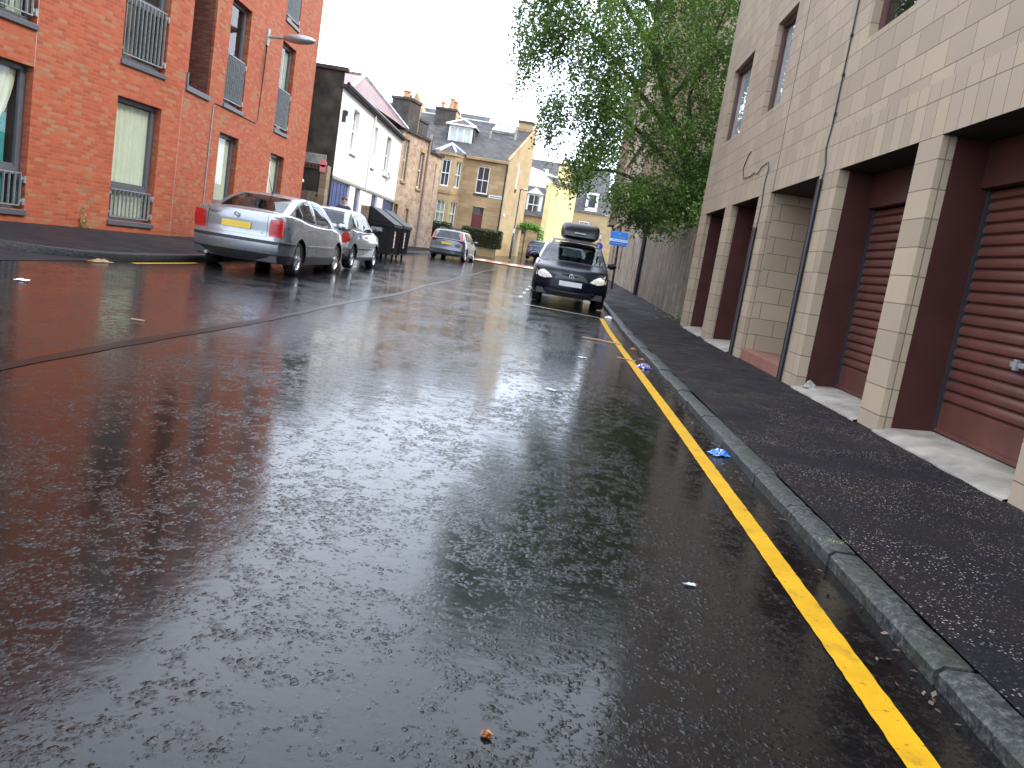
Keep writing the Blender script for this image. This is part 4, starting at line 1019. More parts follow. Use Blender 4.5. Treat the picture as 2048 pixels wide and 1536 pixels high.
    MB().box(-.5,-.38,-.06,.06,0,2.1).build('post', M['timber'], Pg, bevel=.01); MB().box(.5,.62,-.06,.06,0,2.1).build('post', M['timber'], Pg, bevel=.01); MB().box(-.65,.8,-.07,.07,2.1,2.24).build('beam', M['timber'], Pg, bevel=.01)
    n = 1500; t = RNG.random(n); P = np.stack([-.95+1.95*t, RNG.normal(0,.22,n), 2.35+RNG.normal(0,.15,n)-.25*np.abs(t-.4)-(t>.8)*RNG.random(n)*1.2],axis=1)
    V, F = leaf_quads(P, .13, RNG); quads_object('climbing_plant', V, F, M['vine'], Pg)
# ------------------------------------------------------------------ cars
def round_poly(pts, r, n=4):
    """pts: 2D polygon, rounded corners (r scalar or per-corner list)"""
    out = []; k = len(pts); rs = r if hasattr(r, '__len__') else [r]*k
    for i in range(k):
        p = Vector(pts[i]); a = Vector(pts[i-1]); b = Vector(pts[(i+1) % k])
        ra = min(rs[i], (a-p).length*.48, (b-p).length*.48)
        if ra < 1e-4: out.append(tuple(p)); continue
        u = p+(a-p).normalized()*ra; v = p+(b-p).normalized()*ra
        for j in range(n+1):
            t = j/n; q = u*(1-t)**2+p*2*t*(1-t)+v*t*t; out.append((q.x, q.y))
    return out
def in_poly(x, y, P):
    c = False; n = len(P); j = n-1
    for i in range(n):
        xi, yi = P[i]; xj, yj = P[j]
        if (yi > y) != (yj > y) and x < (xj-xi)*(y-yi)/(yj-yi+1e-12)+xi: c = not c
        j = i
    return c
def dist_poly(x, y, P):
    d = 9.
    for i in range(len(P)):
        ax, ay = P[i-1]; bx, by = P[i]; vx, vy = bx-ax, by-ay; L = vx*vx+vy*vy
        t = 0 if L == 0 else max(0, min(1, ((x-ax)*vx+(y-ay)*vy)/L)); d = min(d, math.hypot(x-ax-t*vx, y-ay-t*vy))
    return d
class Car:
    """local frame: y = 0 at the rear bumper, y = L at the nose, x to the car's left/right, z up"""
    def __init__(s, name, label, group, sp, loc, rotz, paintm):
        s.sp = sp; s.p = paintm
        s.E = empty(name, loc, rotz); tag(s.E, label, 'car', group)
        L = sp['L']; s.L = L; s.W = sp['W']/2
        s.deck = smooth_interp(*zip(*sp['deck']))            # shoulder height along y
        s.low = lambda y: sp['zs']
        s.rear = smooth_interp(*zip(*sp['rear'])); s.front = smooth_interp(*zip(*sp['front']))
        s.wy = [sp['rw'], sp['rw']+sp['wb']]; s.r = sp['r']
    def hw(s, y):
        rc = .75; k = s.sp.get('taper', .13); t = min(y, s.L-y)
        kf = k if y < s.L/2 else s.sp.get('taperf', k+.04)
        return s.W*(1-kf*max(0, 1-t/rc)**2.6)
    def prof(s, t): return lerp(t, [0,.12,.3,.5,.75,1.], [.945,.985,1.,1.,.985,.945])
    def side(s, y, z, off=0.):
        zd = s.deck(y); zs = s.sp['zs']; t = (z-zs)/(zd-.03-zs)
        return s.hw(y)*s.prof(t)+off
    def zlow(s, y):
        z = s.sp['zs']
        for w in s.wy:
            a = s.r+.055; d = abs(y-w)
            if d < a: z = max(z, s.r+math.sqrt(a*a-d*d)*1.02)
        return z
    def yend(s, z, xr, rear):
        """end-cap y offset at height z, relative half width xr 0..1"""
        b = s.sp.get('bow', .10)*xr**2.4
        return s.rear(z)+b if rear else s.L-(s.front(z)+b*1.6)
    def body(s):
        mb = MB(); L = s.L; zk = s.sp.get('zblack', .30); ys = sorted(set([round(v,4) for v in list(np.linspace(0,L,64))+[w+(s.r+.055)*math.cos(a) for w in s.wy for a in np.linspace(0,PI,17)]]))
        n = 12; rows = []
        for y in ys:
            zl = s.zlow(y); zd = s.deck(y); half = []
            zc = max(zl+.004, zk); lv = [zl, (zl+zc)/2, zc]+[zc+(zd-.035-zc)*i/(n-2) for i in range(1, n-1)]
            for z in lv:
                 half.append((s.side(y, z), z))
            w = half[-1][0]; half += [(w-.012, zd-.018), (w-.04, zd-.004), (w*.72, zd+.010), (w*.36, zd+.018)]
            pts = [(x, z) for x, z in half]+[(0, zd+.02)]+[(-x, z) for x, z in half[::-1]]
            row = []
            for x, z in pts:
                k0 = max(0, 1-y/.55)**1.5; k1 = max(0, 1-(L-y)/.6)**1.5
                xr = min(1, abs(x)/max(.01, s.hw(y)))
                yy = y+k0*(s.yend(z, xr, True))-k1*(L-s.yend(z, xr, False))
                row.append((x, yy, z))
            rows.append(row)
        mb.grid(rows)
        for row, rev in ((rows[0], False), (rows[-1], True)):
            m = len(row)//2; g = []
            for k in range(m+1):
                a, b = row[k], row[-1-k]; line = []
                for j in range(13):
                    t = j/12; x = a[0]+(b[0]-a[0])*t; xr = min(1, abs(x)/max(.02, s.hw(0)))
                    z = a[2]; y = s.yend(z, xr, not rev)
                    line.append((x, y, z))
                line[0] = a; line[-1] = b; g.append(line)
            mb.grid(g if not rev else g[::-1])
        mb.m = [1 if max(mb.v[i][2] for i in f) < zk+.02 else 0 for f in mb.f]
        o = mb.build('body', [s.p, M['blackplastic']], s.E, smooth=38); s.bodyo = o
        # dark underbody and wheel wells
        mb = MB(); mb.box(-s.W*.86, s.W*.86, .12, L-.15, s.sp['zs']+.02, s.sp['zs']+.14)
        mb.box(-s.W*.80, s.W*.80, .3, L-.35, s.sp['zs']+.14, s.deck(L*.5)-.22)
        mb.build('underbody', M['blackplastic'], s.E)
    # greenhouse -------------------------------------------------------
    def gh(s):
        sp = s.sp; g = sp['gh']  # list of (y, ztop); first and last at the deck line
        s.gy0, s.gy1 = g[0][0], g[-1][0]; zt = smooth_interp(*zip(*g))
        bulge = sp.get('tumble', .34)
        zb = lambda y: s.deck(y)-.012
        gi = sp.get('inset'); wb = lambda y: s.side(y, s.deck(y)-.035)-.018-(lerp(y, *zip(*gi)) if gi else 0.)
        wt = lambda y: max(.3, wb(y)-(zt(y)-zb(y))*bulge)
        s.zt, s.zb, s.wb, s.wt = zt, zb, wb, wt
        def S_side(y, z):
            h = max(.001, zt(y)-.055-zb(y)); t = max(0, min(1, (z-zb(y))/h)); return wb(y)+(wt(y)+.02-wb(y))*t+.018*math.sin(PI*t)*min(1,h/.3)
        def S_top(y, u):
            w = wt(y)-.075; return zt(y)+.022*(1-u*u)-.006
        s.S_side, s.S_top = S_side, S_top
        ys = list(np.linspace(s.gy0, s.gy1, 110)); tops = sp['top_glass']; sides = sp['side_glass']
        def keep(x, y, P):
            return None if not in_poly(x, y, P) else dist_poly(x, y, P)
        mb = MB(); nz = 16; nu = 22
        for sg in (1, -1):
            G = []
            for y in ys:
                z0, z1 = zb(y), max(zb(y)+.0005, zt(y)-.055)
                G.append([(sg*S_side(y, z0+(z1-z0)*j/nz), y, z0+(z1-z0)*j/nz) for j in range(nz+1)])
            b = len(mb.v); mb.v += [p for row in G for p in row]
            for i in range(len(ys)-1):
                for j in range(nz):
                    a = G[i][j]; c = G[i+1][j+1]; cy, cz = (a[1]+c[1])/2, (a[2]+c[2])/2; mi = 0; drop = False
                    for P in sides:
                        d = keep(cy, cz, P)
                        if d is not None: mi = 1; drop = drop or d > .028
                    if drop: continue
                    mb.mi = mi; q = (b+i*(nz+1)+j, b+(i+1)*(nz+1)+j, b+(i+1)*(nz+1)+j+1, b+i*(nz+1)+j+1); mb.face(q if sg > 0 else q[::-1])
            mb.mi = 0
            # rounded cant rail
            Rr = []
            for y in ys:
                z1 = max(zb(y)+.0005, zt(y)-.055); x1 = S_side(y, z1); w = wt(y)-.075; zz = S_top(y, 1.)
                Rr.append([(sg*x1, y, z1), (sg*(x1-.012), y, z1+(zz-z1)*.55), (sg*(w+.03), y, z1+(zz-z1)*.9), (sg*w, y, zz)])
            mb.grid(Rr if sg > 0 else [r_[::-1] for r_ in Rr])
        G = []
        for y in ys:
            w = wt(y)-.075; G.append([(w*(1-2*j/nu), y, S_top(y, 1-2*j/nu)) for j in range(nu+1)])
        b = len(mb.v); mb.v += [p for row in G for p in row]
        for i in range(len(ys)-1):
            for j in range(nu):
                cy = (G[i][j][1]+G[i+1][j][1])/2; cu = 1-2*(j+.5)/nu; mi = 0; drop = False
                for P in tops:
                    d = keep(cu*.62, cy, [(a*.62, b_) for a, b_ in P])
                    if d is not None: mi = 1; drop = drop or d > .03
                if drop: continue
                mb.mi = mi; mb.face((b+i*(nu+1)+j, b+i*(nu+1)+j+1, b+(i+1)*(nu+1)+j+1, b+(i+1)*(nu+1)+j)[::-1])
        mb.build('roof', [s.p, M['blackplastic']], s.E, smooth=40)
        # glass
        for P, nm in zip(tops, ('rear_window', 'windscreen')):
            Q = round_poly(P, .05, 4); cu = sum(p[0] for p in Q)/len(Q); cy = sum(p[1] for p in Q)/len(Q); g2 = []
            for k in range(7):
                t = k/6; g2.append([((cu+(u-cu)*t)*(wt(cy+(y-cy)*t)-.075), cy+(y-cy)*t, S_top(cy+(y-cy)*t, cu+(u-cu)*t)+.007) for u, y in Q+[Q[0]]])
            MB().grid(g2).build(nm, M['carglass'], s.E, smooth=60)
        for sg in (1, -1):
            for P in sides:
                Q = round_poly(P, .03, 3); cy = sum(p[0] for p in Q)/len(Q); cz = sum(p[1] for p in Q)/len(Q); g2 = []
                for k in range(4):
                    t = k/3; g2.append([(sg*(S_side(cy+(y-cy)*t, cz+(z-cz)*t)+.006), cy+(y-cy)*t, cz+(z-cz)*t) for y, z in Q+[Q[0]]])
                MB().grid(g2).build('side_window', M['carglass'], s.E, smooth=60)
        # cabin: seats, shelf, dash
        zf = s.sp['zs']+.18; yb = sp['seat'][0]; yf = sp['seat'][1]; w = s.W*.8
        mb = MB(); mb.box(-w, w, yb-.25, yb+.5, zf, .62); 
        mb.box(-w*.8, w*.8, s.gy0+.24, yb-.05, s.deck(yb)-.13, s.deck(yb)-.09)
        mb.box(-w*.95, w*.95, yb-.12, yb+.02, .5, s.deck(yb)+.10)
        for x in (-.42,.42):
            mb.box(x-.24, x+.24, yf, yf+.5, zf, .55); mb.box(x-.23, x+.23, yf-.12, yf+.02, .45, s.deck(yf)+.16)
            mb.blob((x, yf-.08, s.deck(yf)+.27), (.135,.055,.10), 12, 8); mb.box(x-.05,x+.05,yf-.1,yf-.06,s.deck(yf)+.1,s.deck(yf)+.22)
            mb.blob((x, yb-.08, s.deck(yb)+.17), (.12,.05,.08), 12, 8)
        mb.box(-w, w, s.gy1-.55, s.gy1-.05, .6, s.deck(s.gy1)-.05)
        mb.build('seats', plain('seat_cloth', (.10,.10,.105), .9, var=.2), s.E, bevel=.02)
        mb = MB(); mb.tube([(.36+.17*math.cos(a), s.gy1-.62-.05*math.sin(a), .86+.16*math.sin(a)) for a in np.linspace(0,2*PI,17)], .014, 6); mb.build('steering_wheel', M['blackplastic'], s.E)
        yr = s.gy1-.55
        MB().box(-.11,.11,yr-.02,yr+.01,zt(yr)-.16,zt(yr)-.09).build('rear_view_mirror', M['blackplastic'], s.E, bevel=.01)
    def patch(s, name, mat, pts, rear=True, off=.008, sgs=(1,-1), parent=None, n=5):
        """patch on an end cap; pts are (x, z)"""
        for sg in sgs:
            Q = round_poly(pts, .025, 3); cx = sum(p[0] for p in Q)/len(Q); cz = sum(p[1] for p in Q)/len(Q); g = []
            for k in range(n+1):
                t = k/n; row = []
                for x, z in Q+[Q[0]]:
                    xx = cx+(x-cx)*t; zz = cz+(z-cz)*t; xr = min(1.05, abs(xx)/max(.02, s.hw(0 if rear else s.L)))
                    o = off + .004*(1-t*t)
                    row.append((sg*xx, s.yend(zz, xr, rear)+(-o if rear else o), zz))
                g.append(row)
            # a rim back to the body
            g.append([(p[0], p[1]+(.03 if rear else -.03), p[2]) for p in g[-1]])
            MB().grid(g).build(name, mat, parent or s.E, smooth=50)
    def sidepatch(s, name, mat, pts, off=.006, sgs=(1,-1), rim=True):
        for sg in sgs:
            Q = round_poly(pts, .02, 3); cy = sum(p[0] for p in Q)/len(Q); cz = sum(p[1] for p in Q)/len(Q); g = []
            def X(y, z):
                k0 = max(0, 1-y/.55)**1.5; k1 = max(0, 1-(s.L-y)/.6)**1.5
                yy = y+k0*s.yend(z,1,True)-k1*(s.L-s.yend(z,1,False)); return (sg*(s.side(y,z)+off), yy, z)
            for k in range(5):
                t = k/4; g.append([X(cy+(y-cy)*t, cz+(z-cz)*t) for y, z in Q+[Q[0]]])
            if rim: g.append([(p[0]-sg*.03, p[1], p[2]) for p in g[-1]])
            MB().grid(g).build(name, mat, s.E, smooth=50)
    def doors(s, spans):
        """door skins standing 3 mm proud of the body so their shut lines show; spans [(y0,y1)]"""
        for sg in (1, -1):
            for y0, y1 in spans:
                rows = []; n = 18; m = 12
                for i in range(n+1):
                    y = y0+(y1-y0)*i/n; row = []; z0 = max(s.zlow(y), s.sp.get('zblack', .30)+.012)+.008; z1 = s.deck(y)-.04
                    for j in range(m+1):
                        z = z0+(z1-z0)*j/m; row.append((sg*(s.side(y, z)+.004), y, z))
                    row = [(row[0][0]-sg*.012, y, row[0][2])]+row+[(row[-1][0]-sg*.012, y, row[-1][2])]; rows.append(row)
                rows = [[(p[0]-sg*.012, p[1], p[2]) for p in rows[0]]]+rows+[[(p[0]-sg*.012, p[1], p[2]) for p in rows[-1]]]
                d = MB().grid(rows if sg > 0 else rows[::-1]).build('door', s.p, s.E, smooth=40)
                yh = y0+.14; zh = s.deck(yh)-.14
                MB().box(-.018 if sg < 0 else -.0, .0 if sg < 0 else .018, -.0, .19, -.014, .014).build('handle', s.p if s.sp.get('bodyhandle', True) else M['blackplastic'], d, bevel=.006, loc=(sg*(s.side(yh, zh)+.006), yh, zh))
    def strip(s, name, z, h, mat, ya=None, yb=None, rear=True, front=False, th=.012):
        """protective strip round the bumper / flanks"""
        mb = MB(); pts = []
        if rear:
            xs = np.linspace(-1, 1, 25); w = s.side(.0, z)
            path = [(x*w, s.yend(z, abs(x), True)-th*.6) for x in xs]
            rows = [[(x, y, z-h/2), (x*1.0, y-th, z-h/2+.006), (x, y-th, z+h/2-.006), (x, y, z+h/2)] for x, y in path]
            mb.grid(rows)
        if rear: mb.build(name, mat, s.E, smooth=50)
        for sg in (1, -1):
            rows = []; mb = MB()
            for y in np.linspace(ya if ya is not None else 0, yb, 26):
                k0 = max(0, 1-y/.55)**1.5; yy = y+k0*s.yend(z,1,True); x = s.side(y, z)+.001
                rows.append([(sg*x, yy, z-h/2), (sg*(x+th), yy, z-h/2+.006), (sg*(x+th), yy, z+h/2-.006), (sg*x, yy, z+h/2)])
            mb.grid(rows); mb.build(name, mat, s.E, smooth=50)
    def wheels(s, spokes=6, rimm='chrome', steel=False):
        r = s.r
        for yw in s.wy:
            for sg in (1, -1):
                w = .195; xo = s.W-.035
                Mx = Matrix.Translation((sg*xo, yw, r)) @ Matrix.Rotation(R(90)*sg, 4, 'Y')
                T = empty('wheel', (0,0,0), 0, s.E)
                prof = [(r*.66,-w),(r*.9,-w),(r*.985,-w+.03),(r,-w+.06),(r,-.05),(r*.985,-.02),(r*.93,-.002),(r*.80,.004),(r*.69,-.004),(r*.66,-.03)]
                MB().lathe(prof, 32, Mx, False).build('tyre', M['rubber'], T, smooth=50)
                mb = MB(); mb.lathe([(r*.69,-.006),(r*.66,-.004),(r*.62,-.018),(r*.60,-.07),(r*.60,-.09)], 32, Mx, False); mb.lathe([(r*.0,-.012),(r*.16,-.014),(r*.18,-.03)], 16, Mx)
                for k in range(spokes):
                    A = Mx @ Matrix.Rotation(2*PI*k/spokes+.3, 4, 'Z'); a = r*.085
                    q = [(A @ Vector(p)) for p in ((r*.1,-a*1.15,-.022),(r*.63,-a*.85,-.016),(r*.63,a*.85,-.016),(r*.1,a*1.15,-.022))]
                    q2 = [(A @ Vector(p)) for p in ((r*.1,-a*1.15,-.05),(r*.63,-a*.85,-.05),(r*.63,a*.85,-.05),(r*.1,a*1.15,-.05))]
                    b = len(mb.v); mb.v += [tuple(v) for v in q+q2]
                    for f in ((0,1,2,3),(0,4,5,1),(1,5,6,2),(2,6,7,3),(3,7,4,0)): mb.face([b+i for i in f])
                mb.build('rim', M[rimm], T, smooth=35)
                MB().lathe([(0,-.085),(r*.6,-.085)], 24, Mx).build('brake_disc', M['dark'], T)
                # wheel well liner
                mb = MB(); a = r+.05; g = []
                for t in np.linspace(-.12, PI+.12, 15): g.append([(sg*(xo-.0), yw+a*math.cos(t), r+a*math.sin(t)), (sg*(xo-.26), yw+a*math.cos(t), r+a*math.sin(t))])
                mb.grid(g); mb.build('wheel_well', M['dark'], s.E)
    def mirrors(s, mat=None):
        for sg in (1, -1):
            y = s.gy1-.32; z = s.deck(y)+.06; x = s.side(y, s.deck(y)-.05)
            mb = MB(); mb.blob((sg*(x+.10), y, z+.02), (.11,.075,.075), 14, 8); mb.box(min(sg*(x-.03),sg*(x+.05)), max(sg*(x-.03),sg*(x+.05)), y-.03, y+.04, z-.04, z-.005)
            mb.build('wing_mirror', mat or s.p, s.E, smooth=60)
    def plate(s, mat, z, rear=True, w=.52, h=.11):
        y = s.yend(z, 0, rear); MB().box(-w/2, w/2, y-.018 if rear else y+.004, y-.004 if rear else y+.018, z-h/2, z+h/2).build('number_plate', mat, s.E, bevel=.004)
    def emblem(s, z, r, rear=True, bars=True):
        y = s.yend(z, 0, rear)+(-.012 if rear else .012); mb = MB()
        mb.tube([(r*math.cos(a), y, z+r*math.sin(a)) for a in np.linspace(0, 2*PI, 25)], r*.11, 6, cap=False)
        if bars:
            for q in (((-.32,.78),(0,.16)),((.32,.78),(0,.16)),((-.78,.42),(-.36,-.80)),((-.36,-.80),(0,-.05)),((0,-.05),(.36,-.80)),((.36,-.80),(.78,.42))):
                mb.tube([(q[0][0]*r, y, z+q[0][1]*r), (q[1][0]*r, y, z+q[1][1]*r)], r*.09, 5)
        mb.build('emblem', M['chrome'], s.E, smooth=50)

def make_cars():
    # ---- silver saloon, nearest on the left, tail towards us
    sp = dict(L=4.68, W=1.746, zs=.20, zblack=.36, r=.315, rw=1.08, wb=2.70, taper=.135, bow=.12,
        deck=[(0,1.045),(.25,1.075),(.55,1.08),(1.0,1.06),(1.8,.985),(2.8,.955),(3.5,.95),(3.75,.93),(4.1,.87),(4.45,.77),(4.68,.66)],
        rear=[(.2,.11),(.3,.055),(.42,.012),(.55,.0),(.60,.0),(.645,.03),(.68,.055),(.8,.05),(.95,.045),(1.05,.075),(1.1,.11)],
        front=[(.2,.08),(.35,.02),(.5,0),(.6,.03),(.75,.12)],
        gh=[(.60,1.07),(.95,1.20),(1.30,1.335),(1.65,1.415),(2.1,1.455),(2.6,1.455),(3.0,1.40),(3.35,1.22),(3.85,.93)],
        top_glass=[[(-.95,.70),(.95,.70),(.92,1.12),(.84,1.50),(-.84,1.50),(-.92,1.12)],[(-.98,3.74),(.98,3.74),(.93,3.12),(-.93,3.12)]],
        side_glass=[[(1.02,1.085),(1.10,1.20),(1.30,1.275),(1.36,1.06)],[(1.42,1.045),(1.36,1.285),(1.65,1.352),(2.12,1.388),(2.12,1.005)],[(2.22,1.0),(2.22,1.39),(2.75,1.375),(3.0,1.30),(3.38,1.06),(3.30,.99)]],
        seat=(1.45,2.35), inset=[(.55,.115),(1.3,.045),(2.,.012),(3.2,.01),(3.85,.03)], tumble=.40)
    c = Car('silver_saloon', 'silver saloon with a yellow number plate and roof aerial, parked beside the orange brick flats', 'cars parked along the kerbs', sp, (-5.72,14.78,zr(16)), 0, M['silver'])
    c.body(); c.gh(); c.doors([(1.42,2.17),(2.18,3.30)]); c.wheels(6); c.mirrors()
    c.patch('tail_light', M['red_lamp'], [(.565,.665),(.80,.67),(.815,.86),(.80,.985),(.58,.965)])
    c.sidepatch('tail_light', M['red_lamp'], [(.03,.69),(.10,.70),(.14,.97),(.03,.98)])
    c.strip('bumper_strip', .565, .055, M['blackplastic'], 0., .72)
    c.strip('side_strip', .555, .04, M['greyplastic'], 1.46, 3.38, rear=False)
    c.plate(M['plate_y'], .80); c.emblem(.965, .05); 
    # boot lid shut line and lower black valance
    mb = MB(); zz = .655
    for a, b in (((-.535,1.04),(-.535,.65)),((.535,1.04),(.535,.65)),((-.535,.65),(.535,.65))):
        mb.tube([(a[0]+(b[0]-a[0])*t, c.yend(a[1]+(b[1]-a[1])*t, abs(a[0]+(b[0]-a[0])*t)/.76, True)-.001, a[1]+(b[1]-a[1])*t) for t in np.linspace(0,1,9)], .0035, 5)
    mb.build('boot_shut_line', M['blackplastic'], c.E)
    Mx = lambda x, z: Matrix.Translation((x, c.yend(z, abs(x)/.76, True)-.006, z)) @ Matrix.Rotation(R(90), 4, 'X')
    text_mesh('PASSAT', 'lettering', .07, M['blackplastic'], c.E, Mx(-.40,.965), .002)
    text_mesh('TDI', 'lettering', .065, M['chrome'], c.E, Mx(.43,.72), .002)
    MB().tube([(0,1.72,1.43),(0,1.66,1.49),(0,1.36,1.80)], [.012,.008,.003], 6).build('aerial', M['blackplastic'], c.E, smooth=60)
    MB().tube([(-.5,.2,.24),(-.5,.06,.235)], .03, 10).build('exhaust', M['galv'], c.E)

    # ---- silver hatchback in front of it
    sp = dict(L=3.83, W=1.634, zs=.22, r=.285, rw=.60, wb=2.446, taper=.15, bow=.16,
        deck=[(0,.93),(.3,.955),(.8,.945),(1.6,.93),(2.6,.915),(2.9,.90),(3.3,.83),(3.65,.70),(3.83,.60)],
        rear=[(.2,.06),(.3,.0),(.45,.0),(.56,.02),(.62,.07),(.75,.09),(.93,.13)], front=[(.2,.06),(.35,.0),(.5,.02),(.65,.12)],
        gh=[(.13,.945),(.22,1.06),(.40,1.25),(.62,1.36),(1.0,1.40),(1.6,1.40),(2.0,1.34),(2.35,1.17),(2.88,.905)],
        top_glass=[[(-.96,.17),(.96,.17),(.94,.36),(.86,.53),(-.86,.53),(-.94,.36)],[(-.97,2.78),(.97,2.78),(.92,2.08),(-.92,2.08)]],
        side_glass=[[(.48,1.0),(.55,1.20),(.80,1.285),(.86,.985)],[(.93,.98),(.87,1.295),(1.45,1.325),(1.45,.965)],[(1.55,.96),(1.55,1.325),(1.9,1.27),(2.45,.99),(2.40,.955)]],
        seat=(.95,1.7), bodyhandle=False)
    c = Car('silver_hatchback', 'pale silver hatchback with round red tail lights between the silver saloon and the black bins', 'cars parked along the kerbs', sp, (-5.78,19.92,zr(21)), 0, M['silver2'])
    c.body(); c.gh(); c.doors([(.92,1.5),(1.51,2.5)]); c.wheels(5); c.mirrors(M['blackplastic'])
    c.patch('tail_light', M['red_lamp'], [(.50,.70),(.60,.61),(.70,.62),(.735,.72),(.72,.85),(.62,.86)], off=.012)
    c.sidepatch('tail_light', M['red_lamp'], [(.03,.64),(.16,.66),(.18,.84),(.03,.85)])
    c.strip('bumper_strip', .50, .05, M['greyplastic'], 0., .3); c.strip('side_strip', .50, .045, M['blackplastic'], .95, 2.5, rear=False)
    c.plate(M['plate_y'], .66)

    # ---- dark hatchback on the right, facing us, with a roof box
    sp = dict(L=4.2, W=1.76, zs=.2, r=.315, rw=.75, wb=2.578, taper=.14, taperf=.15, bow=.15,
        deck=[(0,.98),(.4,1.0),(1.2,.985),(2.3,.965),(2.9,.965),(3.15,.955),(3.5,.90),(3.85,.82),(4.05,.745),(4.2,.67)],
        rear=[(.2,.05),(.35,0),(.6,.03),(.95,.10)], front=[(.2,.07),(.3,.015),(.42,.0),(.55,.015),(.68,.06),(.75,.12)],
        gh=[(.15,1.0),(.3,1.22),(.55,1.40),(1.0,1.47),(1.6,1.48),(2.1,1.44),(2.45,1.30),(2.80,1.12),(3.18,.95)],
        top_glass=[[(-.95,.2),(.95,.2),(.88,.5),(-.88,.5)],[(-.985,3.10),(.985,3.10),(.95,2.6),(.92,2.22),(-.92,2.22),(-.95,2.6)]],
        side_glass=[[(.6,1.06),(.68,1.33),(1.5,1.40),(1.5,1.02)],[(1.6,1.02),(1.6,1.40),(2.1,1.35),(2.75,1.04)]], seat=(1.1,1.95))
    Y0 = 19.35
    c = Car('dark_hatchback', 'dark navy hatchback with pale headlights, front towards us, carrying a black roof box', 'cars parked along the kerbs', sp, (.30,Y0+4.2,zr(Y0+2)), PI, M['navy'])
    c.body(); c.gh(); c.doors([(1.2,1.9),(1.91,2.95)]); c.wheels(5); c.mirrors()
    c.patch('headlight', M['clear_lamp'], [(.42,.60),(.62,.565),(.77,.60),(.775,.70),(.66,.755),(.54,.70)], rear=False, off=.014)
    c.sidepatch('headlight', M['clear_lamp'], [(4.0,.61),(4.17,.6),(4.17,.70),(3.92,.745)], off=.008)
    c.patch('grille', M['blackplastic'], [(-.40,.58),(.40,.58),(.34,.685),(-.34,.685)], rear=False, off=.004, sgs=(1,))
    c.patch('lower_grille', M['blackplastic'], [(-.62,.24),(.62,.24),(.56,.36),(-.56,.36)], rear=False, off=.004, sgs=(1,))
    c.plate(M['plate_w'], .50, rear=False); c.emblem(.655, .062, rear=False)
    for x in (-.28,.28): MB().tube([(x,3.10,.985),(x*.4-.12,3.0,1.03)], .01, 6).build('wiper', M['blackplastic'], c.E)
    for yy in (1.15, 1.95):
        mb = MB(); mb.box(-.60,.60,yy-.03,yy+.03,1.515,1.545); [mb.box(x-.03,x+.03,yy-.04,yy+.04,1.42,1.52) for x in (-.56,.56)]
        mb.build('roof_bar', M['plate_w'], c.E, bevel=.006)
    # roof box: its own thing
    bx = empty('roof_box', (.36, Y0+2.65, zr(Y0+2)+1.548), 0); tag(bx, 'long black roof box strapped on top of the dark hatchback', 'roof box')
    rows = []
    for t in np.linspace(0, 1, 26):
        y = -1.0+2.0*t; k = min(1, (t/.16))**.55 if t < .5 else min(1, ((1-t)/.10))**.5
        w = .475*(.82+.18*k); h0 = .02+.06*(1-k); h1 = .10+.325*k; row = []
        for a in np.linspace(0, 2*PI, 29)[:-1]:
            cx = abs(math.cos(a))**.45*math.copysign(1, math.cos(a)); sz = abs(math.sin(a))**.5*math.copysign(1, math.sin(a))
            row.append((w*cx, y, (h0+h1)/2+(h1-h0)/2*sz))
        rows.append(row+[row[0]])
    mb = MB(); mb.grid(rows); mb.poly(rows[0][:-1]); mb.poly(rows[-1][:-1][::-1]); mb.build('shell', plain('roof_box_plastic', (.018,.019,.021), .3, var=.1), bx, smooth=55)
    MB().box(-.14,.14,-1.012,-.99,.15,.18).build('badge', M['galv'], bx)
    mb = MB(); mb.tube([r_[0] for r_ in rows], .008, 5); mb.tube([r_[14] for r_ in rows], .008, 5); mb.build('lid_seam', M['dark'], bx)

    # ---- grey estate further up on the left
    sp = dict(L=4.51, W=1.77, zs=.2, r=.31, rw=.98, wb=2.64, taper=.14, bow=.15,
        deck=[(0,.93),(.3,.98),(1.2,.97),(2.6,.94),(3.3,.92),(3.6,.88),(4.2,.75),(4.51,.62)],
        rear=[(.2,.06),(.3,.0),(.5,.0),(.58,.05),(.8,.08),(.98,.14)], front=[(.2,.05),(.35,0),(.6,.1)],
        gh=[(.13,.965),(.22,1.10),(.36,1.30),(.52,1.41),(1.0,1.455),(2.0,1.455),(2.6,1.38),(3.0,1.15),(3.4,.92)],
        top_glass=[[(-.88,.17),(.88,.17),(.82,.44),(-.82,.44)],[(-.96,3.3),(.96,3.3),(.9,2.65),(-.9,2.65)]],
        side_glass=[[(.6,1.04),(.62,1.32),(1.3,1.36),(1.3,1.01)],[(1.38,1.01),(1.38,1.36),(2.05,1.36),(2.05,.99)],[(2.13,.99),(2.13,1.36),(2.5,1.30),(3.0,1.0)]], seat=(1.4,2.2))
    c = Car('grey_estate', 'grey estate car with tall red tail lights and roof rails, below the villa hedge', 'cars parked along the kerbs', sp, (-5.55,41.,zr(42)), R(-3), M['greycar'])
    c.body(); c.gh(); c.doors([(1.36,2.1),(2.11,3.15)]); c.wheels(5); c.mirrors()
    for sg in (1,-1):
        rows = []
        for z, w in ((.66,.10),(.74,.13),(.85,.13),(.96,.10),(1.1,.075),(1.25,.065),(1.36,.05)):
            y = c.yend(z,1,True) if z < .95 else np.interp(z, [.95,1.10,1.30,1.4],[.10,.2,.33,.46])
            xo = c.side(0,z) if z < .93 else c.S_side(max(.15,y+.04), min(z, c.zt(y+.05)-.06))
            rows.append([(sg*(xo-w), y-.014 if z < .95 else y-.03, z),(sg*(xo+.004), y-.012 if z<.95 else y-.02, z),(sg*(xo+.008), y+.09, z)])
        MB().grid(rows).build('tail_light', M['red_lamp'], c.E, smooth=50)
    c.plate(M['plate_y'], .78); c.strip('bumper_strip', .45, .05, M['blackplastic'], 0., .4)
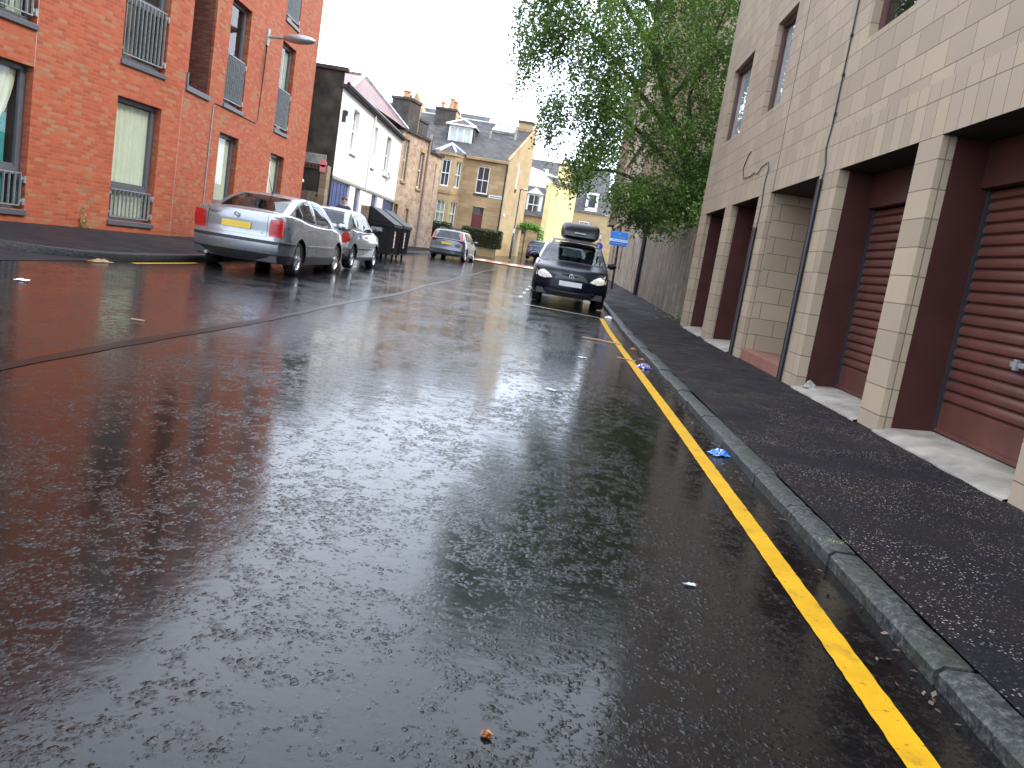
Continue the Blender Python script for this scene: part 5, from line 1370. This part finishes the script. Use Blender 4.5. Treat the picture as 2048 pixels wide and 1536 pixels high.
    for x in (-.56,.56): MB().tube([(x,.8,1.44),(x,.95,1.51),(x,2.4,1.51),(x,2.6,1.42)], .022, 8).build('roof_rail', M['blackplastic'], c.E, smooth=60)
    for y in (1.1,2.0): MB().box(-.6,.6,y-.03,y+.03,1.52,1.56).build('cross_bar', M['blackplastic'], c.E, bevel=.006)

    # ---- two more far cars (same hatch shape as the dark one)
    sp2 = dict(L=3.9, W=1.68, zs=.2, r=.30, rw=.7, wb=2.45, taper=.14, bow=.14,
        deck=[(0,.95),(.4,.97),(1.2,.95),(2.4,.93),(2.9,.91),(3.4,.82),(3.9,.62)], rear=[(.2,.05),(.4,0),(.95,.1)], front=[(.2,.05),(.4,0),(.65,.1)],
        gh=[(.15,.97),(.3,1.2),(.55,1.38),(1.0,1.45),(1.6,1.45),(2.0,1.38),(2.5,1.12),(2.95,.91)],
        top_glass=[[(-.95,.2),(.95,.2),(.88,.5),(-.88,.5)],[(-.97,2.86),(.97,2.86),(.92,2.1),(-.92,2.1)]],
        side_glass=[[(.6,1.02),(.68,1.3),(1.4,1.37),(1.4,.98)],[(1.5,.98),(1.5,1.37),(2.0,1.3),(2.5,1.0)]], seat=(1.0,1.8))
    c = Car('silver_blue_car', 'pale silver blue car parked behind the dark hatchback, mostly hidden', 'cars parked along the kerbs', sp2, (.05,25.1+3.9,zr(27)), PI, M['silver2'])
    c.body(); c.gh(); c.wheels(5); c.mirrors(); c.doors([(1.4,2.6)]); c.patch('headlight', M['clear_lamp'], [(.42,.58),(.70,.56),(.72,.70),(.5,.69)], rear=False, off=.012); c.plate(M['plate_w'], .42, rear=False)
    c = Car('dark_blue_car', 'dark blue car at the far end of the street beside the pergola', 'cars parked along the kerbs', sp2, (-1.95,63.,zr(65)), R(-12), M['bluecar'])
    c.body(); c.gh(); c.wheels(5); c.mirrors(); c.doors([(1.4,2.6)]); c.patch('tail_light', M['red_lamp'], [(.55,.6),(.72,.6),(.72,.85),(.6,.85)]); c.plate(M['plate_y'], .55)

def make_bins():
    def bin_(y0, label, n):
        B = empty('communal_bin', (-6.42, y0, zr(y0)), 0); tag(B, label, 'bin', 'black communal bins')
        w, d, h = .56, .78, 1.22      # half width (x), half depth (y)
        mb = MB(); 
        rows = [[(-w*.90,-d*.92,.16),(w*.90,-d*.92,.16),(w*.90,d*.92,.16),(-w*.90,d*.92,.16),(-w*.90,-d*.92,.16)],[(-w,-d,h),(w,-d,h),(w,d,h),(-w,d,h),(-w,-d,h)]]
        mb.grid([r_[::-1] for r_ in rows]); mb.poly(rows[0][:4][::-1])
        for k in range(7):
            y = -d*.8+k*d*.267; mb.prism([(w*.91,y-.02,.2),(w*.91,y+.02,.2),(w*1.0,y+.02,h-.1),(w*1.0,y-.02,h-.1)],(.03,0,0))
        for k in range(4):
            x = -w*.7+k*w*.46; mb.prism([(x-.02,-d*.92,.2),(x+.02,-d*.92,.2),(x+.02,-d,h-.1),(x-.02,-d,h-.1)],(0,-.03,0))
        mb.box(-w-.04,w+.04,-d-.04,d+.04,h-.1,h); mb.build('body', M['binplastic'], B, bevel=.012)
        z1 = h+.50
        mb = MB(); mb.prism([(-w-.05,-d-.05,h),(w+.05,-d-.05,h),(w*.1-.30,-d-.05,z1),(-w*.4-.30,-d-.05,z1-.05)], (0,2*d+.1,0)); mb.build('lid', M['binplastic'], B, bevel=.02)
        mb = MB(); mb.mat(0); x = w*1.0+.034
        mb.box(x, x+.006, -d*.55-.16, -d*.55+.0, .42, .98); s = mb.build('reflector', M['plate_w'], B)
        mb = MB()
        for k in range(4): z = .44+k*.14; mb.poly([(x+.0075,-d*.55-.16,z),(x+.0075,-d*.55,z+.07),(x+.0075,-d*.55,z+.13),(x+.0075,-d*.55-.16,z+.06)])
        mb.build('stripe', M['signred'], s)
        for sx in (-1,1):
            for sy in (-1,1): MB().lathe([(.0,-.03),(.09,-.03),(.1,-.015),(.1,.015),(.09,.03),(0,.03)],14,Matrix.Translation((sx*w*.7,sy*d*.7,.1))@Matrix.Rotation(R(90),4,'Y')).build('wheel', M['rubber'], B, smooth=40)
        MB().box(-.2,.2,-d-.05,-d-.035,.9,1.05).build('label_plate', M['greyplastic'], B)
        return B
    bin_(30.1, 'black communal bin with the grey marker post in front of it', 0)
    bin_(31.95, 'black communal bin standing behind the one with the marker post', 1)
    P = empty('bin_post', (-6.82, 28.95, zr(29)+.08)); tag(P, 'grey marker post with a flat plate in front of the black bins', 'post')
    MB().tube([(0,0,0),(0,0,1.25)], .035, 10).build('post', M['galv'], P, smooth=60); MB().box(-.14,.14,-.05,-.03,.75,1.62).build('plate', M['tenement'], P, bevel=.01)

# ------------------------------------------------------------------ person behind the hatchback
def skin_obj(name, verts, edges, radii, mat, parent, root=0, sub=2):
    bm = bmesh.new(); lay = bm.verts.layers.skin.verify(); vs = [bm.verts.new(v) for v in verts]
    for a, b in edges: bm.edges.new((vs[a], vs[b]))
    for i, v in enumerate(vs):
        r = radii[i]; v[lay].radius = r if hasattr(r, '__len__') else (r, r); v[lay].use_root = (i == root)
    me = bpy.data.meshes.new(name); bm.to_mesh(me); bm.free(); me.materials.append(mat)
    o = bpy.data.objects.new(name, me); COL.objects.link(o); o.parent = parent
    k = o.modifiers.new('Skin', 'SKIN'); k.use_smooth_shade = True
    if sub: o.modifiers.new('Sub', 'SUBSURF').levels = sub; o.modifiers['Sub'].render_levels = sub
    return o
def make_person():
    z0 = zr(26.6)+.14
    P = empty('person', (-6.95, 26.6, z0), R(12)); tag(P, 'person in dark clothes on the pavement behind the pale silver hatchback', 'person')
    k = .95
    V = [(0,0,.95),(0,.01,1.12),(0,.02,1.32),(0,.01,1.44),(0,-.0,1.52),(0,-.01,1.60),(0,-.02,1.70),
         (.10,0,.90),(.11,-.02,.50),(.10,.03,.09),(.10,-.12,.05), (-.10,0,.90),(-.11,.10,.50),(-.10,.22,.11),(-.10,.08,.06),
         (.19,.01,1.40),(.23,.03,1.14),(.22,-.08,.92),(.22,-.12,.84), (-.19,.01,1.40),(-.23,-.0,1.14),(-.22,-.13,.93),(-.22,-.17,.85)]
    E_ = [(0,1),(1,2),(2,3),(3,4),(4,5),(5,6),(0,7),(7,8),(8,9),(9,10),(0,11),(11,12),(12,13),(13,14),(3,15),(15,16),(16,17),(17,18),(3,19),(19,20),(20,21),(21,22)]
    Rd = [(.14,.10),(.13,.095),(.15,.10),(.12,.08),.055,(.072,.085),(.075,.09), .085,.06,.045,.04, .085,.06,.045,.04, .055,.043,.032,.03, .055,.043,.032,.03]
    V = [(x*k, y*k, z*k) for x, y, z in V]; Rd = [tuple(a*k for a in r) if hasattr(r,'__len__') else r*k for r in Rd]
    body = skin_obj('body', V, E_, Rd, M['skin'], P)
    fat = lambda r, d: tuple(x+d for x in r) if hasattr(r,'__len__') else (r+d, r+d)
    jb = [0,1,2,3,15,16,17,19,20,21]; mp = {i: j for j, i in enumerate(jb)}
    JV = [V[i] for i in jb]+[(0,0,.80*k),(0,.005,1.485*k),(.13*k,.01*k,1.43*k),(-.13*k,.01*k,1.43*k)]
    JE = [(mp[a], mp[b]) for a, b in E_ if a in mp and b in mp and (a, b) not in ((3,15),(3,19))]+[(0,10),(3,11),(3,12),(12,mp[15]),(3,13),(13,mp[19])]
    JR = [fat(Rd[i], .03) for i in jb]+[(.185,.135),(.075,.075),(.085,.085),(.085,.085)]
    skin_obj('jacket', JV, JE, JR, M['jacket'], P)
    tb = [0,7,8,9,11,12,13]; mp = {i: j for j, i in enumerate(tb)}
    skin_obj('trousers', [V[i] for i in tb]+[(0,0,1.02*k)], [(mp[a], mp[b]) for a, b in E_ if a in mp and b in mp]+[(0,7)], [fat(Rd[i], .016) for i in tb]+[(.15,.11)], M['jeans'], P)
    for i, j in ((9,10),(13,14)):
        (ax,ay,az),(bx_,by_,bz) = V[i], V[j]; MB().blob(((ax+bx_)/2,(ay+by_)/2-.02,az-.045), (.05,.13,.045), 14, 8).build('shoe', M['rubber'], P, smooth=60)
    mb = MB(); mb.blob((0,.015*k,1.70*k), (.088,.102,.085), 18, 10, jit=.02); mb.build('hair', M['hair'], P, smooth=60)
    mb = MB(); mb.blob((0,-.105,1.585), (.014,.02,.022), 10, 6); mb.build('nose', M['skin'], P, smooth=60)
    mb = MB()
    for sx in (-1,1): mb.blob((sx*.03,-.092,1.612), (.011,.007,.006), 8, 5)
    mb.blob((0,-.094,1.545),(.022,.006,.005),8,5); mb.build('face_features', M['hair'], P, smooth=60)
    for sx in (-1,1):
        mb = MB(); mb.blob((sx*.078,.0,1.59),(.012,.022,.03),8,6); mb.build('ear', M['skin'], P, smooth=60)
        hx, hy, hz = (V[18] if sx > 0 else V[22])
        mb = MB()
        for q in range(4): mb.tube([(hx-.026+q*.017,hy-.008,hz-.01),(hx-.028+q*.019,hy-.03,hz-.05-.006*(1.5-abs(q-1.5))),(hx-.026+q*.018,hy-.035,hz-.085+.008*abs(q-1.4))],[.0095,.0085,.007],6)
        mb.tube([(hx-sx*.025,hy-.01,hz+.0),(hx-sx*.045,hy-.035,hz-.03)],[.011,.008],6); mb.build('fingers', M['skin'], P, smooth=60)

# ------------------------------------------------------------------ tree
def make_tree():
    B = empty('birch_tree', (3.6, 23.4, 0.)); tag(B, 'large leafy birch overhanging the stone wall beside the garages', 'tree')
    o = Vector((3.6, 23.4, 0.))
    rn = random.Random(21); mb = MB()
    def limb(pts, r0, r1, n=8):
        pts = [Vector(p)-o for p in pts]; k = len(pts); out = []
        # catmull-like subdivision for smooth limbs
        for i in range(k-1):
            p0 = pts[max(i-1,0)]; p1 = pts[i]; p2 = pts[i+1]; p3 = pts[min(i+2,k-1)]
            for j in range(5):
                t = j/5; out.append(.5*((2*p1)+(p2-p0)*t+(2*p0-5*p1+4*p2-p3)*t*t+(3*p1-p0-3*p2+p3)*t**3))
        out.append(pts[-1]); m = len(out)
        mb.tube(out, [r0+(r1-r0)*(i/(m-1))**.8 for i in range(m)], n); return out
    tr = limb([(3.6,23.4,0),(3.45,23.4,1.6),(3.25,23.4,2.7),(3.05,23.35,3.7),(2.55,23.3,4.7),(2.05,23.25,5.6),(1.65,23.2,6.6),(1.4,23.1,7.6),(1.35,23.,8.6),(1.3,23.,9.6)], .21, .05, 12)
    tips = []
    main = [
        [(3.15,23.4,3.2),(2.5,23.,3.35),(1.7,22.5,3.4),(.9,22.,3.5),(.2,21.6,3.35)],
        [(3.1,23.4,3.5),(2.3,23.1,4.1),(1.5,22.6,4.6),(.7,22.2,4.9),(-.2,21.8,5.0)],
        [(2.9,23.4,4.1),(2.75,23.2,5.),(2.6,23.,6.),(2.9,22.8,7.2),(3.2,22.7,8.6)],
        [(2.5,23.3,4.8),(1.7,23.,5.3),(.8,22.4,6.),(-.3,21.8,6.7),(-1.3,21.2,6.9)],
        [(3.2,23.4,2.9),(3.9,23.2,3.6),(4.7,22.9,4.5),(5.3,22.6,5.6)],
        [(2.05,23.3,5.6),(2.7,23.6,6.5),(3.6,23.8,7.5),(4.4,24.,8.7)],
        [(1.65,23.2,6.6),(.8,22.7,7.4),(-.2,22.,8.1),(-1.2,21.5,8.2)],
        [(3.05,23.4,3.7),(3.6,23.9,4.6),(4.2,24.6,5.6),(4.6,25.,6.8)],
        [(1.4,23.1,7.6),(2.,22.8,8.6),(2.6,22.6,9.5)],[(1.4,23.1,7.6),(.6,22.9,8.4),(-.1,22.6,9.)],
        [(3.25,23.4,2.7),(2.8,22.9,2.95),(2.2,22.4,3.1),(1.6,22.,2.95)]]
    for pts in main:
        path = limb(pts, .095, .022, 8)
        for _ in range(9):
            p = path[rn.randrange(len(path)//4, len(path))]; d = Vector((rn.gauss(0,1), rn.gauss(0,1), rn.gauss(.15,.6))).normalized(); L = rn.uniform(.6,1.3)
            q = [p, p+d*L*.5+Vector((0,0,.06)), p+d*L+Vector((0,0,-.12))]; mb.tube(q, [.016,.010,.005], 5); tips.append(q[-1]+o); tips.append(q[1]+o)
    mb.build('trunk', M['bark'], B, smooth=60)
    # foliage clumps: (centre, radii, strands, mean droop)
    cl = [((.1,20.9,6.35),(1.2,1.2,1.25),300,.75),((-1.25,20.9,6.9),(.75,.9,1.2),170,.95),((-1.55,20.8,5.9),(.36,.6,.6),34,.9),((1.5,21.8,6.4),(1.3,1.3,1.3),300,.5),((3.3,22.6,6.9),(1.9,1.6,1.9),560,.4),
          ((.4,20.6,5.0),(.8,.8,.6),150,.8),((-.75,20.7,4.75),(.42,.6,.6),55,1.0),((.5,20.9,4.05),(.6,.7,.5),105,.75),((.1,20.7,3.5),(.4,.5,.4),60,.8),((1.9,21.8,4.6),(1.0,1.0,.9),170,.45),((3.7,22.5,4.7),(1.5,1.4,1.5),560,.35),
          ((3.8,22.2,3.5),(1.3,1.1,1.0),470,.35),((4.4,22.6,6.),(1.6,1.5,2.),420,.35),((2.3,22.,3.2),(1.0,.9,.6),210,.4),((1.35,21.4,2.95),(.6,.7,.45),110,.5),((2.1,21.9,2.55),(.7,.6,.4),90,.4),
          ((-.9,21.3,8.5),(1.35,1.2,1.25),260,.9),((1.2,22.2,8.6),(2.0,1.8,1.5),420,.6),((3.6,23.,8.9),(2.2,2.,1.5),420,.5),((5.2,24.4,6.5),(1.8,2.,2.6),360,.4),((5.4,25,3.2),(1.8,2.,1.6),240,.3)]
    C = []
    for c, r, n, dr in cl:
        for _ in range(int(n*1.35)):
            u = np.array([rn.gauss(0,1) for _ in range(3)]); u /= np.linalg.norm(u); u *= rn.random()**.42
            p = np.array(c)+u*np.array(r); L = dr*rn.uniform(.35,1.15); m = int(9+L*16); dx, dy = rn.gauss(0,.16), rn.gauss(0,.16)
            for j in range(m):
                t = j/m; C.append((p[0]+dx*t+rn.gauss(0,.035+.05*(1-t)), p[1]+dy*t+rn.gauss(0,.035+.05*(1-t)), p[2]-L*t+rn.gauss(0,.03)))
    for t in tips:
        for _ in range(10): C.append((t.x+rn.gauss(0,.14), t.y+rn.gauss(0,.14), t.z+rn.gauss(-.05,.14)))
    C = np.array(C)-np.array(o)
    V, F = leaf_quads(C, .078, RNG, .1); quads_object('crown', V, F, M['leaf'], B)
    print('leaves', len(F))
    # ivy and shrub growth on the top of the wall
    S_ = empty('ivy_shrub', (3.35, 20.3, 2.3)); tag(S_, 'dark ivy growth spilling over the top of the stained stone wall', 'shrub')
    n = 6500; P = np.stack([RNG.normal(.25,.38,n), RNG.uniform(-1.8,4.2,n), RNG.normal(.3,.32,n)],axis=1); V, F = leaf_quads(P, .085, RNG); quads_object('foliage', V, F, M['leaf'], S_)

# ------------------------------------------------------------------ litter and weeds
def crumple(name, label, cat, loc, size, mats, seed, flat=.45):
    rn = random.Random(seed); n = 9; rows = []
    for i in range(n):
        for_ = []
        for j in range(n):
            u, v = i/(n-1)-.5, j/(n-1)-.5
            for_.append((u*size[0]+rn.gauss(0,.006), v*size[1]+rn.gauss(0,.006), max(.001, size[2]*(1-3.2*(u*u+v*v))*rn.uniform(.35,1.)) if abs(u) < .49 and abs(v) < .49 else .002+rn.random()*.006))
        rows.append(for_)
    mb = MB(); mb.grid(rows); mb.m = [rn.choice(range(len(mats))) if len(mats) > 1 and rn.random() < .5 else 0 for _ in mb.f]
    o = mb.build(name, mats, None, loc=loc, rotz=rn.uniform(0,6)); tag(o, label, cat); return o
def make_litter():
    g = .004
    Z = lambda y: zr(y)+g
    crumple('crisp_packet', 'crumpled blue and white packet in the gutter beside the kerb', 'litter', (1.185,5.3,Z(5)), (.13,.09,.05), [M['bluewrap'],M['litterwhite'],M['bluewrap']], 3)
    crumple('sweet_wrapper', 'purple and white wrapper lying on the inner edge of the yellow line', 'litter', (1.135,9.72,Z(9)), (.17,.13,.07), [M['purple'],M['litterwhite']], 5)
    crumple('paper_scrap', 'small white paper scrap on the road near the purple and white wrapper', 'litter', (.43,9.75,Z(9)), (.10,.05,.012), [M['litterwhite']], 6)
    crumple('paper_scrap', 'small white paper scrap at the edge of the bright reflection in mid road', 'litter', (.09,6.88,Z(7)), (.09,.04,.012), [M['litterwhite']], 7)
    crumple('paper_scrap', 'tiny white paper bit on dark wet road near the yellow line', 'litter', (.63,2.86,Z(3)), (.035,.012,.006), [M['litterwhite']], 8)
    crumple('paper_scrap', 'white paper scrap on the road near the heap of wet yellow leaves', 'litter', (-5.35,8.36,Z(8)), (.16,.12,.02), [M['litterwhite']], 9)
    crumple('orange_leaf', 'orange dead leaf in the gutter just beyond the purple wrapper', 'leaf', (1.2,10.6,Z(10)), (.07,.06,.03), [M['leafbrown']], 10)
    crumple('orange_leaf', 'orange dead leaf in the gutter between the pale stick and the other leaf', 'leaf', (1.2,11.9,Z(12)), (.08,.05,.04), [M['leafbrown']], 11)
    crumple('orange_leaf', 'single small orange leaf alone on wet tarmac away from the kerb', 'leaf', (.01,1.71,Z(1)), (.018,.014,.004), [M['leafbrown']], 12)
    crumple('paper_cup', 'flattened pink and white carton by the kerb under the dark hatchback', 'litter', (1.21,18.2,Z(18)), (.18,.12,.06), [M['litterwhite'],M['leafbrown']], 13)
    crumple('dead_leaf_heap', 'heap of wet yellow leaves in the bend of the left kerb', 'leaf', (-6.55,12.0,Z(12)), (.42,.18,.06), [M['leafbrown'],M['stick'],M['weed']], 14)
    crumple('stone_lump', 'pale round lump against the brown panel of the third garage', 'litter', (2.86,9.2,zr(9)+.14), (.16,.13,.09), [M['palec']], 15)
    o = MB().tube([(-.3,0,.012),(-.1,.02,.014),(.12,-.01,.012),(.3,.015,.01)], .012, 6).build('stick', M['stick'], None, loc=(.78,12.4,Z(12)), rotz=-.25); tag(o, 'pale stick lying across the road just left of the yellow line', 'stick')
    o = MB().tube([(-.12,0,.01),(.12,.01,.01)], .008, 6).build('stick', M['stick'], None, loc=(.98,10.3,Z(10)), rotz=-.5); tag(o, 'short reddish stick touching the yellow line beside the purple wrapper', 'stick')
    o = MB().tube([(-.06,0,.008),(.05,.01,.007)], .007, 6).build('stick', M['stick'], None, loc=(-3.4,6.9,Z(7)), rotz=.1); tag(o, 'small brown stick beside the tar seam on the wet road', 'stick')
    # fallen leaves and grit in the right gutter: uncountable
    n = 240; rn = np.random.default_rng(5); y = rn.uniform(1.5,18,n); x = 1.265-np.abs(rn.normal(.0,.07,n))-.012; P = np.stack([x,y,np.array([zr(v) for v in y])+.008],axis=1)
    V, F = leaf_quads(P, .022, rn, 3.); o = quads_object('gutter_debris', V, F, plain('gutter_grit', (.10,.06,.035), .6, var=.6, nscale=12), None); tag(o, kind='stuff')
    def weed(label, loc, n, sp, seed, sz=.03, h=.1):
        rn = np.random.default_rng(seed); W = empty('weed', loc); tag(W, label, 'weed')
        P = np.stack([rn.normal(0,sp,n), rn.normal(0,sp*.4,n), np.abs(rn.normal(0,h,n))],axis=1); V, F = leaf_quads(P, sz, rn); quads_object('leaves', V, F, M['weed'], W)
    weed('yellowish weed tuft growing at the foot of the orange brick wall', (-10.43,13.4,.2), 60, .08, 1, .05, .14) if False else None
    p = BK-(BK-A0).normalized()*3.05; weed('yellowish weed tuft growing at the foot of the orange brick wall', (p.x+.07,p.y,.2), 70, .07, 1, .05, .14)
    weed('small green weed growing in a joint of the granite kerb by the yellow line', (1.31,3.42,zr(3)+.09), 30, .03, 2, .012, .006)
    weed('green moss tuft where the pavement meets the old stone wall', (2.9,19.2,zr(19)+.1), 160, .25, 3, .05, .12)

build_materials()
M['verdigris'] = plain('verdigris_roof', (.36,.38,.27), .6, var=.15, nscale=2)
make_camera(); make_light(); make_ground()
make_block_building(); make_brick_flats(); make_white_house(); make_stone_house(); make_villa(); make_far_houses(); make_right_far()
make_cars(); make_bins(); make_person(); make_tree(); make_litter()
